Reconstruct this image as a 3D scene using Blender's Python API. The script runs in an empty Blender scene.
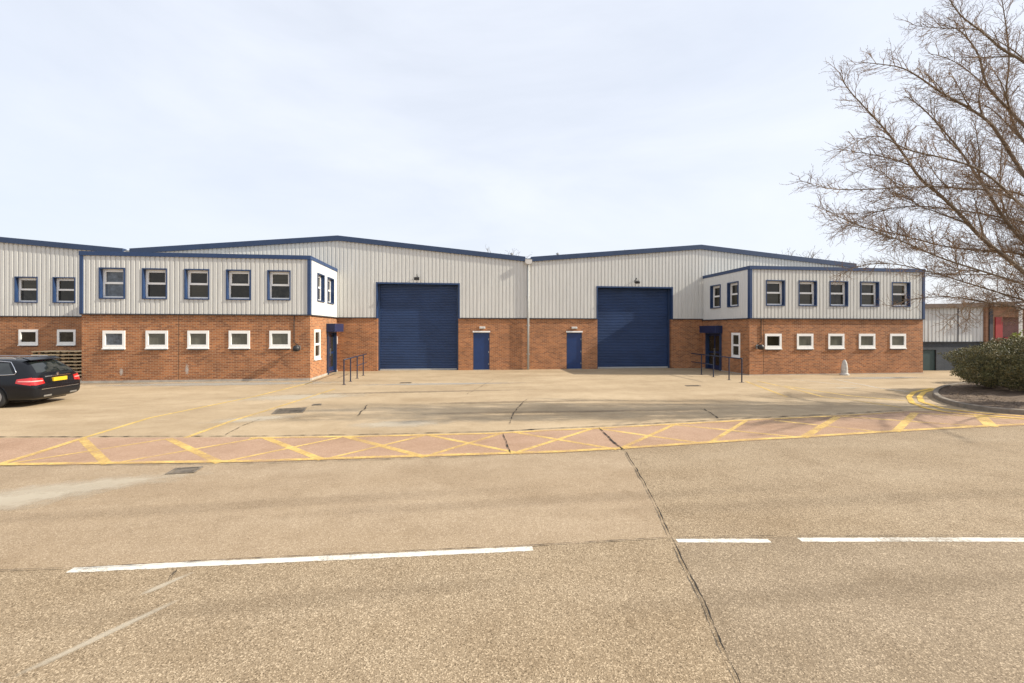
import bpy, bmesh, math, random
from mathutils import Vector, Matrix, noise as mnoise
R = math.radians
random.seed(7)
# ------------------------------------------------------------------ camera
EYE = 2.38; F = 440.0; HOR = 329.5; TH = math.atan(0.118)
CT, ST = math.cos(TH), math.sin(TH)
sc = bpy.context.scene
cam = bpy.data.cameras.new('camera'); camo = bpy.data.objects.new('camera', cam)
sc.collection.objects.link(camo); sc.camera = camo
ROLL = 0.0012
camo.location = (0, 0, EYE); camo.rotation_euler = (Matrix.Rotation(-TH, 3, 'Z') @ Matrix.Rotation(R(90), 3, 'X') @ Matrix.Rotation(ROLL, 3, 'Z')).to_euler()
cam.sensor_width = 36; cam.lens = F / 1024 * 36; cam.clip_end = 3000
cam.shift_y = -(341.5 - HOR) / 1024
# ------------------------------------------------------------------ world
SUN = Vector((0.986, -0.164, math.tan(R(32)))).normalized()
EL = math.asin(SUN.z); AZ = math.atan2(SUN.x, SUN.y)
w = bpy.data.worlds.new('World'); sc.world = w; w.use_nodes = True
nt = w.node_tree; nt.nodes.clear(); N = nt.nodes.new; L = nt.links.new
out = N('ShaderNodeOutputWorld'); bg = N('ShaderNodeBackground'); bg.inputs[1].default_value = 0.11
sky = N('ShaderNodeTexSky'); sky.sky_type = 'NISHITA'; sky.sun_disc = False
sky.sun_elevation = EL; sky.sun_rotation = AZ; sky.dust_density = 2.5; sky.air_density = 1.2
tc = N('ShaderNodeTexCoord'); mp = N('ShaderNodeMapping'); mp.inputs['Scale'].default_value = (1.0, 1.0, 3.2)
mp.inputs['Rotation'].default_value = (0.1, 0.12, 0.4)
nz = N('ShaderNodeTexNoise'); nz.inputs['Scale'].default_value = 1.5; nz.inputs['Detail'].default_value = 7
nz.inputs['Roughness'].default_value = 0.55; nz.inputs['Distortion'].default_value = 0.5
cr = N('ShaderNodeMapRange'); cr.inputs[1].default_value = 0.3; cr.inputs[2].default_value = 0.7
cr.inputs[3].default_value = 0.70; cr.inputs[4].default_value = 0.93
mx = N('ShaderNodeMix'); mx.data_type = 'RGBA'
mx.inputs['B'].default_value = (6.5, 6.85, 7.6, 1)
L(tc.outputs['Generated'], mp.inputs[0]); L(mp.outputs[0], nz.inputs[0]); L(nz.outputs[0], cr.inputs[0])
L(cr.outputs[0], mx.inputs['Factor']); L(sky.outputs[0], mx.inputs['A']); L(mx.outputs['Result'], bg.inputs[0]); L(bg.outputs[0], out.inputs[0])
# ------------------------------------------------------------------ sun
sl = bpy.data.lights.new('sun', 'SUN'); sl.energy = 4.9; sl.angle = R(0.6); sl.color = (1, .92, .78)
so = bpy.data.objects.new('sun', sl); sc.collection.objects.link(so)
so.rotation_euler = SUN.to_track_quat('Z', 'Y').to_euler(); so.location = (40, -10, 30)
sc.view_settings.view_transform = 'Standard'; sc.view_settings.look = 'None'
sc.view_settings.gamma = 1; sc.view_settings.use_curve_mapping = False; sc.view_settings.exposure = 0.42
C = sc.collection
# ------------------------------------------------------------------ geometry of the photograph
def ray(px):
    cx = (px - 512) / F
    return cx * CT + ST, -cx * ST + CT
def G(px, py, z=0.0):                 # ground point seen at a pixel
    py -= ROLL * (px - 512); Z = F * EYE / (py - HOR); a, b = ray(px)
    return (Z * a, Z * b, z)
def PT(px, py, Z):                    # real point at camera depth Z
    py -= ROLL * (px - 512); a, b = ray(px); return Vector((Z * a, Z * b, EYE + (HOR - py) / F * Z))
def XF(px, Y=21.4):
    a, b = ray(px); return Y * a / b
def YF(px, X):
    a, b = ray(px); return X * b / a
# ------------------------------------------------------------------ helpers
class MB:
    def __init__(s): s.v = []; s.f = []; s.mi = []; s.m = 0
    def face(s, pts):
        n = len(s.v); s.v += [tuple(p) for p in pts]; s.f.append(tuple(range(n, n + len(pts)))); s.mi.append(s.m)
    def box(s, a, b):
        x0, x1 = sorted((a[0], b[0])); y0, y1 = sorted((a[1], b[1])); z0, z1 = sorted((a[2], b[2]))
        n = len(s.v)
        s.v += [(x0,y0,z0),(x1,y0,z0),(x1,y1,z0),(x0,y1,z0),(x0,y0,z1),(x1,y0,z1),(x1,y1,z1),(x0,y1,z1)]
        for q in ((3,2,1,0),(4,5,6,7),(0,1,5,4),(1,2,6,5),(2,3,7,6),(3,0,4,7)):
            s.f.append(tuple(n + i for i in q)); s.mi.append(s.m)
        return s
    def prism(s, pts, off):           # polygon extruded along off
        off = Vector(off); n = len(s.v); k = len(pts)
        s.v += [tuple(p) for p in pts] + [tuple(Vector(p) + off) for p in pts]
        s.f.append(tuple(n + i for i in range(k))); s.mi.append(s.m)
        s.f.append(tuple(n + k + i for i in reversed(range(k)))); s.mi.append(s.m)
        for i in range(k):
            j = (i + 1) % k
            s.f.append((n + i, n + j, n + k + j, n + k + i)); s.mi.append(s.m)
        return s
    def tube(s, pts, rads, sides=6, cap=True):
        pts = [Vector(p) for p in pts]
        if not isinstance(rads, (list, tuple)): rads = [rads] * len(pts)
        n0 = len(s.v); up = None
        for i, p in enumerate(pts):
            t = (pts[min(i + 1, len(pts) - 1)] - pts[max(i - 1, 0)])
            if t.length < 1e-9: t = Vector((0, 0, 1))
            t.normalize()
            if up is None:
                up = t.orthogonal().normalized()
            up = (up - t * up.dot(t))
            up = up.normalized() if up.length > 1e-6 else t.orthogonal().normalized()
            b = t.cross(up)
            for k in range(sides):
                a = 2 * math.pi * k / sides
                s.v.append(tuple(p + (up * math.cos(a) + b * math.sin(a)) * rads[i]))
        for i in range(len(pts) - 1):
            for k in range(sides):
                a = n0 + i * sides + k; b2 = n0 + i * sides + (k + 1) % sides
                s.f.append((a, b2, b2 + sides, a + sides)); s.mi.append(s.m)
        if cap and sides > 2:
            s.f.append(tuple(n0 + k for k in reversed(range(sides)))); s.mi.append(s.m)
            e = n0 + (len(pts) - 1) * sides
            s.f.append(tuple(e + k for k in range(sides))); s.mi.append(s.m)
        return s
    def lathe(s, c, prof, sides=16, axis='z'):
        n = len(s.v)
        for (r, h) in prof:
            for k in range(sides):
                a = 2 * math.pi * k / sides; p = (r * math.cos(a), r * math.sin(a), h)
                if axis == 'y': p = (p[0], p[2], p[1])
                if axis == 'x': p = (p[2], p[0], p[1])
                s.v.append((c[0] + p[0], c[1] + p[1], c[2] + p[2]))
        for i in range(len(prof) - 1):
            for k in range(sides):
                a = n + i * sides + k; b = n + i * sides + (k + 1) % sides
                s.f.append((a, b, b + sides, a + sides)); s.mi.append(s.m)
        s.f.append(tuple(n + k for k in range(sides))); s.mi.append(s.m)
        e = n + (len(prof) - 1) * sides
        s.f.append(tuple(e + k for k in range(sides))); s.mi.append(s.m)
        return s
    def build(s, name, mat, parent=None, smooth=False, bevel=0):
        me = bpy.data.meshes.new(name); me.from_pydata(s.v, [], s.f)
        mats = mat if isinstance(mat, (list, tuple)) else [mat]
        for m in mats: me.materials.append(m)
        if len(mats) > 1: me.polygons.foreach_set('material_index', s.mi)
        if smooth: me.polygons.foreach_set('use_smooth', [True] * len(me.polygons))
        me.update()
        o = bpy.data.objects.new(name, me); C.objects.link(o)
        if parent is not None:
            o.parent = parent
            # vertices are given in world space: take the root's place out of them
            me.transform(world_inv(parent))
        if bevel:
            m = o.modifiers.new('bevel', 'BEVEL'); m.width = bevel; m.segments = 2; m.limit_method = 'ANGLE'
        return o
def wmat(o):
    m = Matrix.LocRotScale(o.location, o.rotation_euler, o.scale)
    return (wmat(o.parent) @ m) if o.parent else m
def world_inv(o): return wmat(o).inverted()
def tag(o, label=None, cat=None, group=None, kind=None):
    if label: o['label'] = label
    if cat: o['category'] = cat
    if group: o['group'] = group
    if kind: o['kind'] = kind
    return o
def empty(name, loc, label=None, cat=None, group=None, rz=0):
    o = bpy.data.objects.new(name, None); C.objects.link(o); o.location = loc; o.rotation_euler = (0, 0, rz)
    o.empty_display_size = .2
    return tag(o, label, cat, group)
def copy_tree(o, parent=None):
    c = o.copy(); C.objects.link(c); c.parent = parent
    for ch in list(o.children): copy_tree(ch, c)
    return c
def struct(o): o['kind'] = 'structure'; return o
# ------------------------------------------------------------------ materials
def mat(name, col, rough=.6, metal=0, spec=.5, var=.12, vscale=3.0, bump=0, bscale=40, vsc=(1,1,1), col2=None, coat=0):
    m = bpy.data.materials.new(name); m.use_nodes = True; t = m.node_tree; p = t.nodes['Principled BSDF']
    p.inputs['Roughness'].default_value = rough; p.inputs['Metallic'].default_value = metal
    p.inputs['Specular IOR Level'].default_value = spec; p.inputs['Coat Weight'].default_value = coat
    tc = t.nodes.new('ShaderNodeTexCoord'); mp = t.nodes.new('ShaderNodeMapping'); mp.inputs['Scale'].default_value = vsc
    nz = t.nodes.new('ShaderNodeTexNoise'); nz.inputs['Scale'].default_value = vscale; nz.inputs['Detail'].default_value = 6
    nz.inputs['Roughness'].default_value = .65
    mr = t.nodes.new('ShaderNodeMapRange'); mr.inputs[1].default_value = .3; mr.inputs[2].default_value = .7
    mix = t.nodes.new('ShaderNodeMix'); mix.data_type = 'RGBA'
    c2 = col2 or tuple(c * (1 - var * 2) for c in col)
    mix.inputs['A'].default_value = (*[min(1, c * (1 + (0 if col2 else var * .6))) for c in col], 1); mix.inputs['B'].default_value = (*c2, 1)
    t.links.new(tc.outputs['Object'], mp.inputs[0]); t.links.new(mp.outputs[0], nz.inputs[0]); t.links.new(nz.outputs[0], mr.inputs[0])
    t.links.new(mr.outputs[0], mix.inputs['Factor']); t.links.new(mix.outputs['Result'], p.inputs['Base Color'])
    if bump:
        n2 = t.nodes.new('ShaderNodeTexNoise'); n2.inputs['Scale'].default_value = bscale; n2.inputs['Detail'].default_value = 4
        b = t.nodes.new('ShaderNodeBump'); b.inputs['Strength'].default_value = bump; b.inputs['Distance'].default_value = .02
        t.links.new(tc.outputs['Object'], n2.inputs[0]); t.links.new(n2.outputs[0], b.inputs['Height']); t.links.new(b.outputs[0], p.inputs['Normal'])
    return m
def brick_mat(name, side=False, c1=(.42,.162,.060), c2=(.20,.072,.032), mortar=(.42,.29,.175)):
    m = bpy.data.materials.new(name); m.use_nodes = True; t = m.node_tree; p = t.nodes['Principled BSDF']
    p.inputs['Roughness'].default_value = .85
    g = t.nodes.new('ShaderNodeNewGeometry'); sp = t.nodes.new('ShaderNodeSeparateXYZ'); cb = t.nodes.new('ShaderNodeCombineXYZ')
    t.links.new(g.outputs['Position'], sp.inputs[0])
    t.links.new(sp.outputs['Y' if side else 'X'], cb.inputs[0]); t.links.new(sp.outputs['Z'], cb.inputs[1])
    b = t.nodes.new('ShaderNodeTexBrick'); b.inputs['Scale'].default_value = 1.0
    b.inputs['Brick Width'].default_value = .225; b.inputs['Row Height'].default_value = .075
    b.inputs['Mortar Size'].default_value = .009; b.inputs['Mortar Smooth'].default_value = .2; b.inputs['Bias'].default_value = -.1
    b.inputs['Color1'].default_value = (*c1, 1); b.inputs['Color2'].default_value = (*c2, 1); b.inputs['Mortar'].default_value = (*mortar, 1)
    t.links.new(cb.outputs[0], b.inputs['Vector'])
    nz = t.nodes.new('ShaderNodeTexNoise'); nz.inputs['Scale'].default_value = .9; nz.inputs['Detail'].default_value = 8; nz.inputs['Roughness'].default_value = .7
    t.links.new(g.outputs['Position'], nz.inputs[0])
    mr = t.nodes.new('ShaderNodeMapRange'); mr.inputs[1].default_value = .3; mr.inputs[2].default_value = .72; mr.inputs[3].default_value = 1.2; mr.inputs[4].default_value = .72
    t.links.new(nz.outputs[0], mr.inputs[0])
    mul = t.nodes.new('ShaderNodeVectorMath'); mul.operation = 'SCALE'
    t.links.new(b.outputs['Color'], mul.inputs[0]); t.links.new(mr.outputs[0], mul.inputs['Scale'])
    # pale efflorescence patches
    n3 = t.nodes.new('ShaderNodeTexNoise'); n3.inputs['Scale'].default_value = 1.7; n3.inputs['Detail'].default_value = 10; n3.inputs['Roughness'].default_value = .8
    t.links.new(g.outputs['Position'], n3.inputs[0])
    m3 = t.nodes.new('ShaderNodeMapRange'); m3.inputs[1].default_value = .6; m3.inputs[2].default_value = .8; m3.inputs[4].default_value = .28
    t.links.new(n3.outputs[0], m3.inputs[0])
    mx = t.nodes.new('ShaderNodeMix'); mx.data_type = 'RGBA'; mx.inputs['B'].default_value = (.5, .36, .24, 1)
    t.links.new(m3.outputs[0], mx.inputs['Factor']); t.links.new(mul.outputs[0], mx.inputs['A']); t.links.new(mx.outputs['Result'], p.inputs['Base Color'])
    bu = t.nodes.new('ShaderNodeBump'); bu.inputs['Strength'].default_value = .5; bu.inputs['Distance'].default_value = .006
    inv = t.nodes.new('ShaderNodeMath'); inv.operation = 'SUBTRACT'; inv.inputs[0].default_value = 1
    t.links.new(b.outputs['Fac'], inv.inputs[1]); t.links.new(inv.outputs[0], bu.inputs['Height']); t.links.new(bu.outputs[0], p.inputs['Normal'])
    return m
def ground_mat(name, base, stone_hi, stone_lo, fine=1.0, tint=(.8, .75, .7), big=.35):
    m = bpy.data.materials.new(name); m.use_nodes = True; t = m.node_tree; p = t.nodes['Principled BSDF']
    p.inputs['Roughness'].default_value = .9; p.inputs['Specular IOR Level'].default_value = .25
    g = t.nodes.new('ShaderNodeNewGeometry'); pos = g.outputs['Position']
    def rgbmix(f, a, b, bt='MIX'):
        x = t.nodes.new('ShaderNodeMix'); x.data_type = 'RGBA'; x.blend_type = bt
        for i, v in (('Factor', f), ('A', a), ('B', b)):
            if isinstance(v, (tuple, float, int)): x.inputs[i].default_value = (*v, 1) if isinstance(v, tuple) else v
            else: t.links.new(v, x.inputs[i])
        return x.outputs['Result']
    def noi(s, d=6, r=.6, vec=None):
        n = t.nodes.new('ShaderNodeTexNoise'); n.inputs['Scale'].default_value = s; n.inputs['Detail'].default_value = d; n.inputs['Roughness'].default_value = r
        t.links.new(vec or pos, n.inputs[0]); return n.outputs[0]
    def rng(v, a, b, c=0., d=1.):
        x = t.nodes.new('ShaderNodeMapRange'); t.links.new(v, x.inputs[0])
        for i, q in enumerate((a, b, c, d)): x.inputs[i + 1].default_value = q
        return x.outputs[0]
    v1 = t.nodes.new('ShaderNodeTexVoronoi'); v1.inputs['Scale'].default_value = 112; t.links.new(pos, v1.inputs['Vector'])
    s1 = t.nodes.new('ShaderNodeSeparateColor'); t.links.new(v1.outputs['Color'], s1.inputs[0])
    v2 = t.nodes.new('ShaderNodeTexVoronoi'); v2.inputs['Scale'].default_value = 205; t.links.new(pos, v2.inputs['Vector'])
    s2 = t.nodes.new('ShaderNodeSeparateColor'); t.links.new(v2.outputs['Color'], s2.inputs[0])
    c = rgbmix(rng(noi(22, 5, .7), .3, .7), base, tuple(x * .84 for x in base))
    c = rgbmix(rng(s2.outputs[1], .1, .9, 0, .55 * fine), c, rgbmix(s2.outputs[0], stone_lo, stone_hi))
    c = rgbmix(rng(s1.outputs[0], .80, .86, 0, .7 * fine), c, stone_hi)
    c = rgbmix(rng(s1.outputs[1], .84, .9, 0, .65 * fine), c, stone_lo)
    # stains, wear, tyre polish: large uneven patches
    mp = t.nodes.new('ShaderNodeMapping'); mp.inputs['Scale'].default_value = (.35, 1.0, 1); mp.inputs['Rotation'].default_value = (0, 0, .15); t.links.new(pos, mp.inputs[0])
    c = rgbmix(rng(noi(.55, 8, .62, mp.outputs[0]), .35, .68, 0, big), c, tint, 'MULTIPLY')
    c = rgbmix(rng(noi(.9, 5, .6), .46, .60, 0, .28), c, (.74, .71, .68), 'MULTIPLY')
    c = rgbmix(rng(noi(2.3, 8, .7), .48, .72, 0, .4), c, (.72, .68, .62), 'MULTIPLY')
    c = rgbmix(rng(noi(9, 4, .6), .62, .7, 0, .22), c, (.55, .5, .45), 'MULTIPLY')
    t.links.new(c, p.inputs['Base Color'])
    bu = t.nodes.new('ShaderNodeBump'); bu.inputs['Strength'].default_value = .3 * fine; bu.inputs['Distance'].default_value = .006
    t.links.new(v1.outputs['Distance'], bu.inputs['Height']); t.links.new(bu.outputs[0], p.inputs['Normal'])
    return m
def worn_paint(name, col, under_alpha=.35, scale=14, lo=.36, hi=.5):
    m = bpy.data.materials.new(name); m.use_nodes = True; t = m.node_tree; p = t.nodes['Principled BSDF']
    p.inputs['Roughness'].default_value = .7
    g = t.nodes.new('ShaderNodeNewGeometry'); n = t.nodes.new('ShaderNodeTexNoise'); n.inputs['Scale'].default_value = scale
    n.inputs['Detail'].default_value = 9; n.inputs['Roughness'].default_value = .75; t.links.new(g.outputs['Position'], n.inputs[0])
    n2 = t.nodes.new('ShaderNodeTexNoise'); n2.inputs['Scale'].default_value = 1.3; n2.inputs['Detail'].default_value = 3; t.links.new(g.outputs['Position'], n2.inputs[0])
    ad = t.nodes.new('ShaderNodeMath'); ad.operation = 'ADD'; t.links.new(n.outputs[0], ad.inputs[0]); t.links.new(n2.outputs[0], ad.inputs[1])
    hf = t.nodes.new('ShaderNodeMath'); hf.operation = 'MULTIPLY'; hf.inputs[1].default_value = .5; t.links.new(ad.outputs[0], hf.inputs[0])
    mr = t.nodes.new('ShaderNodeMapRange'); mr.inputs[1].default_value = lo; mr.inputs[2].default_value = hi; mr.inputs[3].default_value = under_alpha; mr.inputs[4].default_value = 1
    t.links.new(hf.outputs[0], mr.inputs[0]); t.links.new(mr.outputs[0], p.inputs['Alpha'])
    p.inputs['Base Color'].default_value = (*col, 1)
    return m
def stain_shade_mat(name, col, amount=.6, scale=3):
    # soft-edged patch: object space -1..1 ellipse broken by noise
    m = bpy.data.materials.new(name); m.use_nodes = True; t = m.node_tree; p = t.nodes['Principled BSDF']
    p.inputs['Roughness'].default_value = .9; p.inputs['Base Color'].default_value = (*col, 1); p.inputs['Specular IOR Level'].default_value = .2
    tc = t.nodes.new('ShaderNodeTexCoord'); g = t.nodes.new('ShaderNodeNewGeometry')
    ln = t.nodes.new('ShaderNodeVectorMath'); ln.operation = 'LENGTH'; t.links.new(tc.outputs['Object'], ln.inputs[0])
    n = t.nodes.new('ShaderNodeTexNoise'); n.inputs['Scale'].default_value = scale; n.inputs['Detail'].default_value = 9; n.inputs['Roughness'].default_value = .7
    t.links.new(g.outputs['Position'], n.inputs[0])
    a = t.nodes.new('ShaderNodeMath'); a.operation = 'MULTIPLY_ADD'; a.inputs[1].default_value = 1.3; t.links.new(n.outputs[0], a.inputs[0])
    s = t.nodes.new('ShaderNodeMath'); s.operation = 'MULTIPLY'; s.inputs[1].default_value = -1.0; t.links.new(ln.outputs['Value'], s.inputs[0]); t.links.new(s.outputs[0], a.inputs[2])
    mr = t.nodes.new('ShaderNodeMapRange'); mr.inputs[1].default_value = -.3; mr.inputs[2].default_value = .25; mr.inputs[4].default_value = amount
    t.links.new(a.outputs[0], mr.inputs[0]); t.links.new(mr.outputs[0], p.inputs['Alpha'])
    return m
M = {}
M['brick'] = brick_mat('brick_front'); M['brick_side'] = brick_mat('brick_side', True)
M['brick_far'] = brick_mat('brick_far', c1=(.32,.16,.09), c2=(.24,.11,.065), mortar=(.28,.2,.14))
M['brick_dark'] = brick_mat('brick_dark', c1=(.035,.045,.06), c2=(.05,.06,.075), mortar=(.07,.075,.08))
M['clad'] = mat('cladding_grey', (.62,.615,.585), .5, var=.07, vscale=2.5, vsc=(5, 5, .25))
M['clad_flat'] = mat('cladding_side', (.64,.64,.62), .5, var=.03, vscale=2, vsc=(3, 3, .35))
M['clad_far'] = mat('cladding_far', (.55,.56,.56), .55, var=.1, vscale=2, vsc=(2, 2, .4))
M['navy'] = mat('navy_steel', (.026,.050,.112), .42, var=.1, vscale=1.5)
M['blue'] = mat('blue_trim', (.020,.050,.135), .4, var=.1, vscale=2)
M['shutter'] = mat('shutter_blue', (.025,.054,.138), .42, var=.14, vscale=.7, vsc=(1,1,2))
M['door_blue'] = mat('door_blue', (.009,.036,.135), .35, var=.08, vscale=2)
M['rail_blue'] = mat('rail_blue', (.012,.02,.05), .5)
M['portal'] = mat('portal_blue', (.008,.024,.085), .4, var=.1)
M['dark'] = mat('dark_drip', (.03,.03,.04), .6)
M['white'] = mat('white_upvc', (.9,.89,.86), .35, var=.03, vscale=4)
M['roof'] = mat('roof_sheet', (.3,.31,.32), .6, vsc=(3,.3,1))
M['roof_brown'] = mat('roof_brown', (.13,.09,.07), .7, var=.2)
M['plinth'] = mat('plinth_concrete', (.46,.42,.36), .9, var=.15, vscale=3, bump=.3)
M['glass_a'] = mat('glass_dark', (.030,.026,.017), .05, spec=.4, var=.25, vscale=2.5)
M['glass_b'] = mat('glass_blind', (.062,.054,.034), .08, spec=.4, var=.2, vscale=1.5, vsc=(.3,.3,9))
M['glass_c'] = mat('glass_murky', (.045,.042,.034), .05, spec=.4, var=.4, vscale=4)
M['glass_pale'] = mat('glass_pale', (.14,.14,.115), .08, spec=.45, var=.2, vscale=2, vsc=(1,1,.4))
M['glass_painted_sky'] = mat('glass_painted_sky', (.16,.19,.23), .06, spec=.5, var=.45, vscale=5, col2=(.05,.055,.06))  # pale blue sky reflection painted into the pane colour
M['pipe'] = mat('pipe_grey', (.42,.42,.40), .5, var=.08)
M['pipe_light'] = mat('pipe_light', (.6,.58,.55), .5, var=.08)
M['joint'] = mat('joint_mastic', (.16,.10,.06), .9)
M['steel'] = mat('galvanised', (.35,.35,.35), .45, metal=.6)
M['black'] = mat('black_plastic', (.02,.02,.022), .5)
M['lampglass'] = mat('lamp_lens', (.6,.6,.58), .2)
M['wood'] = mat('pallet_wood', (.66,.52,.32), .85, var=.10, vscale=6, vsc=(.4,4,4))
M['wood_dark'] = mat('pallet_block', (.10,.07,.04), .9, var=.2, vscale=6)
M['concrete_white'] = mat('white_concrete', (.62,.6,.56), .85, var=.14, vscale=6)
M['kerb'] = mat('kerb_concrete', (.25,.21,.165), .9, var=.2, vscale=5, bump=.4)
M['soil'] = mat('soil', (.085,.055,.036), .95, var=.3, vscale=8, bump=1, bscale=14, col2=(.16,.11,.07))
M['bark'] = mat('bark', (.115,.085,.065), .9, var=.3, vscale=14, bump=.5, bscale=50, col2=(.23,.19,.14))
M['twig'] = mat('twig', (.17,.12,.085), .8, var=.25, vscale=1.2, col2=(.30,.19,.10))
M['twig_far'] = mat('far_twig', (.16,.13,.09), .9, col2=(.2,.17,.1))
M['leaf'] = mat('hedge_leaf', (.15,.16,.055), .6, var=.3, vscale=2.6, col2=(.27,.205,.085))
M['leaf_dark'] = mat('hedge_leaf_dark', (.075,.085,.034), .55, var=.3, vscale=2)
M['leaf_lime'] = mat('lime_leaf', (.30,.33,.04), .5, var=.2)
M['red'] = mat('red_paint', (.30,.012,.015), .5)
M['purple_brick'] = brick_mat('brick_purple', c1=(.17,.075,.07), c2=(.12,.055,.055), mortar=(.17,.12,.11))
M['green_door'] = mat('green_door', (.02,.05,.05), .5)
M['crack'] = mat('crack', (.03,.024,.018), 1, var=.3, vscale=8)
M['iron'] = mat('cast_iron', (.20,.165,.125), .7, var=.3, vscale=9, bump=.4)
M['yellow'] = worn_paint('yellow_paint', (.72,.49,.15), .22, scale=9, lo=.40, hi=.60)
M['yellow_bold'] = worn_paint('yellow_paint_bold', (.74,.48,.09), .35, lo=.36, hi=.5)
M['yellow_faint'] = worn_paint('yellow_paint_faint', (.70,.48,.13), .55, lo=.40, hi=.6)
M['white_line'] = worn_paint('white_road_paint', (.68,.64,.56), .3, scale=26, lo=.40, hi=.50)
M['white_faint'] = worn_paint('white_faint_paint', (.66,.62,.55), .1, lo=.4, hi=.62)
M['road'] = ground_mat('road_concrete', (.325,.245,.158), (.62,.50,.35), (.10,.07,.04), 1.1, (.80,.76,.70), .85)
M['slab_pale'] = ground_mat('slab_pale', (.385,.292,.19), (.62,.50,.37), (.17,.12,.075), .8, (.80,.76,.70), .8)
M['slab_brown'] = ground_mat('slab_brown', (.285,.218,.145), (.60,.48,.34), (.11,.078,.05), 1.0, (.76,.74,.70), 1.0)
M['yard'] = ground_mat('yard_concrete', (.52,.40,.255), (.58,.47,.33), (.27,.2,.14), .6, (.74,.71,.67), 1.0)
M['band'] = ground_mat('red_surfacing', (.44,.285,.195), (.58,.42,.30), (.25,.15,.10), .9, (.80,.76,.70), .9)
M['lime'] = stain_shade_mat('lime_bloom', (.62,.55,.48), .7, 6)
# ------------------------------------------------------------------ ground
def sheet(name, pts, z, m):
    b = MB(); b.face([(p[0], p[1], z) for p in pts]); return struct(b.build(name, m))
gb = MB(); gb.face([(-600,-600,0),(600,-600,0),(600,900,0),(-600,900,0)]); struct(gb.build('ground', M['road']))
TOP = [(-420,441),(0,438.3),(60,438),(250,437.5),(362,435.9),(494,432.8),(554,429.6),(599,427.6),(704,422),(750,419.4),(841,415),(905,411.4),(960,411.5),(1024,414.5),(1120,418)]
BOT = [(-420,470),(0,466),(250,462.5),(362,459),(494,455),(559,453),(625,449.3),(750,441),(798,438.5),(894,432.4),(991,427),(1024,425.6),(1120,421.5)]
yard = [G(*p) for p in TOP] + [(45, 14, 0), (45, 70, 0), (-60, 70, 0), (-60, 8, 0)]
sheet('yard', yard, .0025, M['yard'])
J1 = [(-420,577),(-60,572.5),(70,569),(250,559),(533,546),(600,542),(672,538)]; J2 = [(672,538),(770,536.8),(1100,536),(1600,535)]
K1 = [(625,451.8),(640,475),(655,503),(672,538)]; K2 = [(672,538),(690,575),(700,597),(722,645),(760,730),(900,1100)]
sheet('road_slab', [G(*p) for p in ([(-420,470),(0,466.2),(250,462.8),(362,459.4),(494,455.4),(559,453.4),(625,451.8)] + K1[1:] + J1[::-1][1:])], .0011, M['slab_pale'])
sheet('road_slab', [G(*p) for p in (J2 + [(1600,1100),(900,1100)] + K2[::-1][1:-1])], .0012, M['slab_brown'])
sheet('red_road_surface', [G(*p) for p in TOP] + [G(*p) for p in reversed(BOT)], .0055, M['band'])
def ribbon(b, pts, wid, z, jit=0, step=.12, end_taper=False):
    P = [Vector((p[0], p[1], z)) for p in pts]; Q = [P[0]]
    for a, c in zip(P, P[1:]):
        n = max(1, int((c - a).length / step))
        for i in range(1, n + 1): Q.append(a.lerp(c, i / n))
    n = len(Q); Lf = []; Rt = []
    for i, p in enumerate(Q):
        t = (Q[min(i + 1, n - 1)] - Q[max(i - 1, 0)]).normalized(); s = Vector((-t.y, t.x, 0))
        k = 1
        if end_taper: k = min(1, (i + .3) / 4, (n - 1 - i + .3) / 4)
        o = s * ((random.uniform(-.5, .5) + mnoise.noise(Vector((p.x * 2.1, p.y * 2.1, 0))) * 2.4) * jit * .6)
        wa = wid / 2 * k * (1 + (random.uniform(-.05, .05)))
        if jit: wa = wid / 2 * k * (1 + random.uniform(-.12, .12)) if wid > .08 else wid / 2 * k * max(.12, .8 + 1.5 * mnoise.noise(Vector((p.x * 5, p.y * 5, 3))) + random.uniform(-.3, .3))
        Lf.append(p + s * wa + o); Rt.append(p - s * wa + o)
    for i in range(n - 1): b.face([Rt[i], Rt[i + 1], Lf[i + 1], Lf[i]])
def line(name, px, wid, z, m, label=None, **k):
    b = MB(); ribbon(b, [G(*p) for p in px], wid, z * .5, **k); return struct(b.build(name, m))
yb = MB()
A = [((82,438.8),(107.5,464.6)),((168.5,438.8),(220,463.2)),((266,438.2),(322,460)),((346,436.8),(425,457.3)),((428,435.3),(522,454)),
     ((514,432.4),(617,449.6)),((596,428.5),(702,443.6)),((675,425),(800,437.6)),((774,420.5),(884,432.6)),((841,416.5),(988,427.2)),((914,413),(1075,423))]
Bf = [((168.5,439),(0,465.5)),((258,438.5),(112,464)),((343,437.2),(222,462.5)),((425,435.6),(325,459.6)),((504,432.9),(425,457)),
      ((593,428.8),(514,453.6)),((675,424.6),(620,449)),((746,421),(709.5,443.3)),((838,417),(803.5,437.8)),((915,413),(895.8,432)),((-90,439),(-300,467)),((0,438.6),(-150,466)),((-60,439),(-20,465.5))]
for i, (a, c) in enumerate(A): ribbon(yb, [G(*a), G(*c)], .15 if i < 4 else .11, .008)
struct(yb.build('yellow_hatching', M['yellow']))
yb = MB()
for i, (a, c) in enumerate(Bf): ribbon(yb, [G(*a), G(*c)], .17 if i in (8, 9) else (.10 if i > 3 else .08), .0095)
ribbon(yb, [G(980,416), G(992,427)], .26, .0098)
struct(yb.build('yellow_cross_hatching', M['yellow']))
line('yellow_line', [(p[0], p[1] - 1.1) for p in BOT], .13, .022, M['yellow'])
line('yellow_line', [(p[0], p[1] + .9) for p in TOP[3:12]], .11, .0225, M['yellow'])
line('yellow_line', [(0,464.8),(40,452.5),(82,438.8)], .14, .026, M['yellow'])
line('yellow_line', [(82,438.6),(150,418),(220,403.7),(255,396.5),(312,382.5)], .10, .013, M['yellow_faint'])
line('yellow_line', [(185.5,438),(230,421.7),(275,408),(335,389)], .11, .013, M['yellow'])
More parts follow.
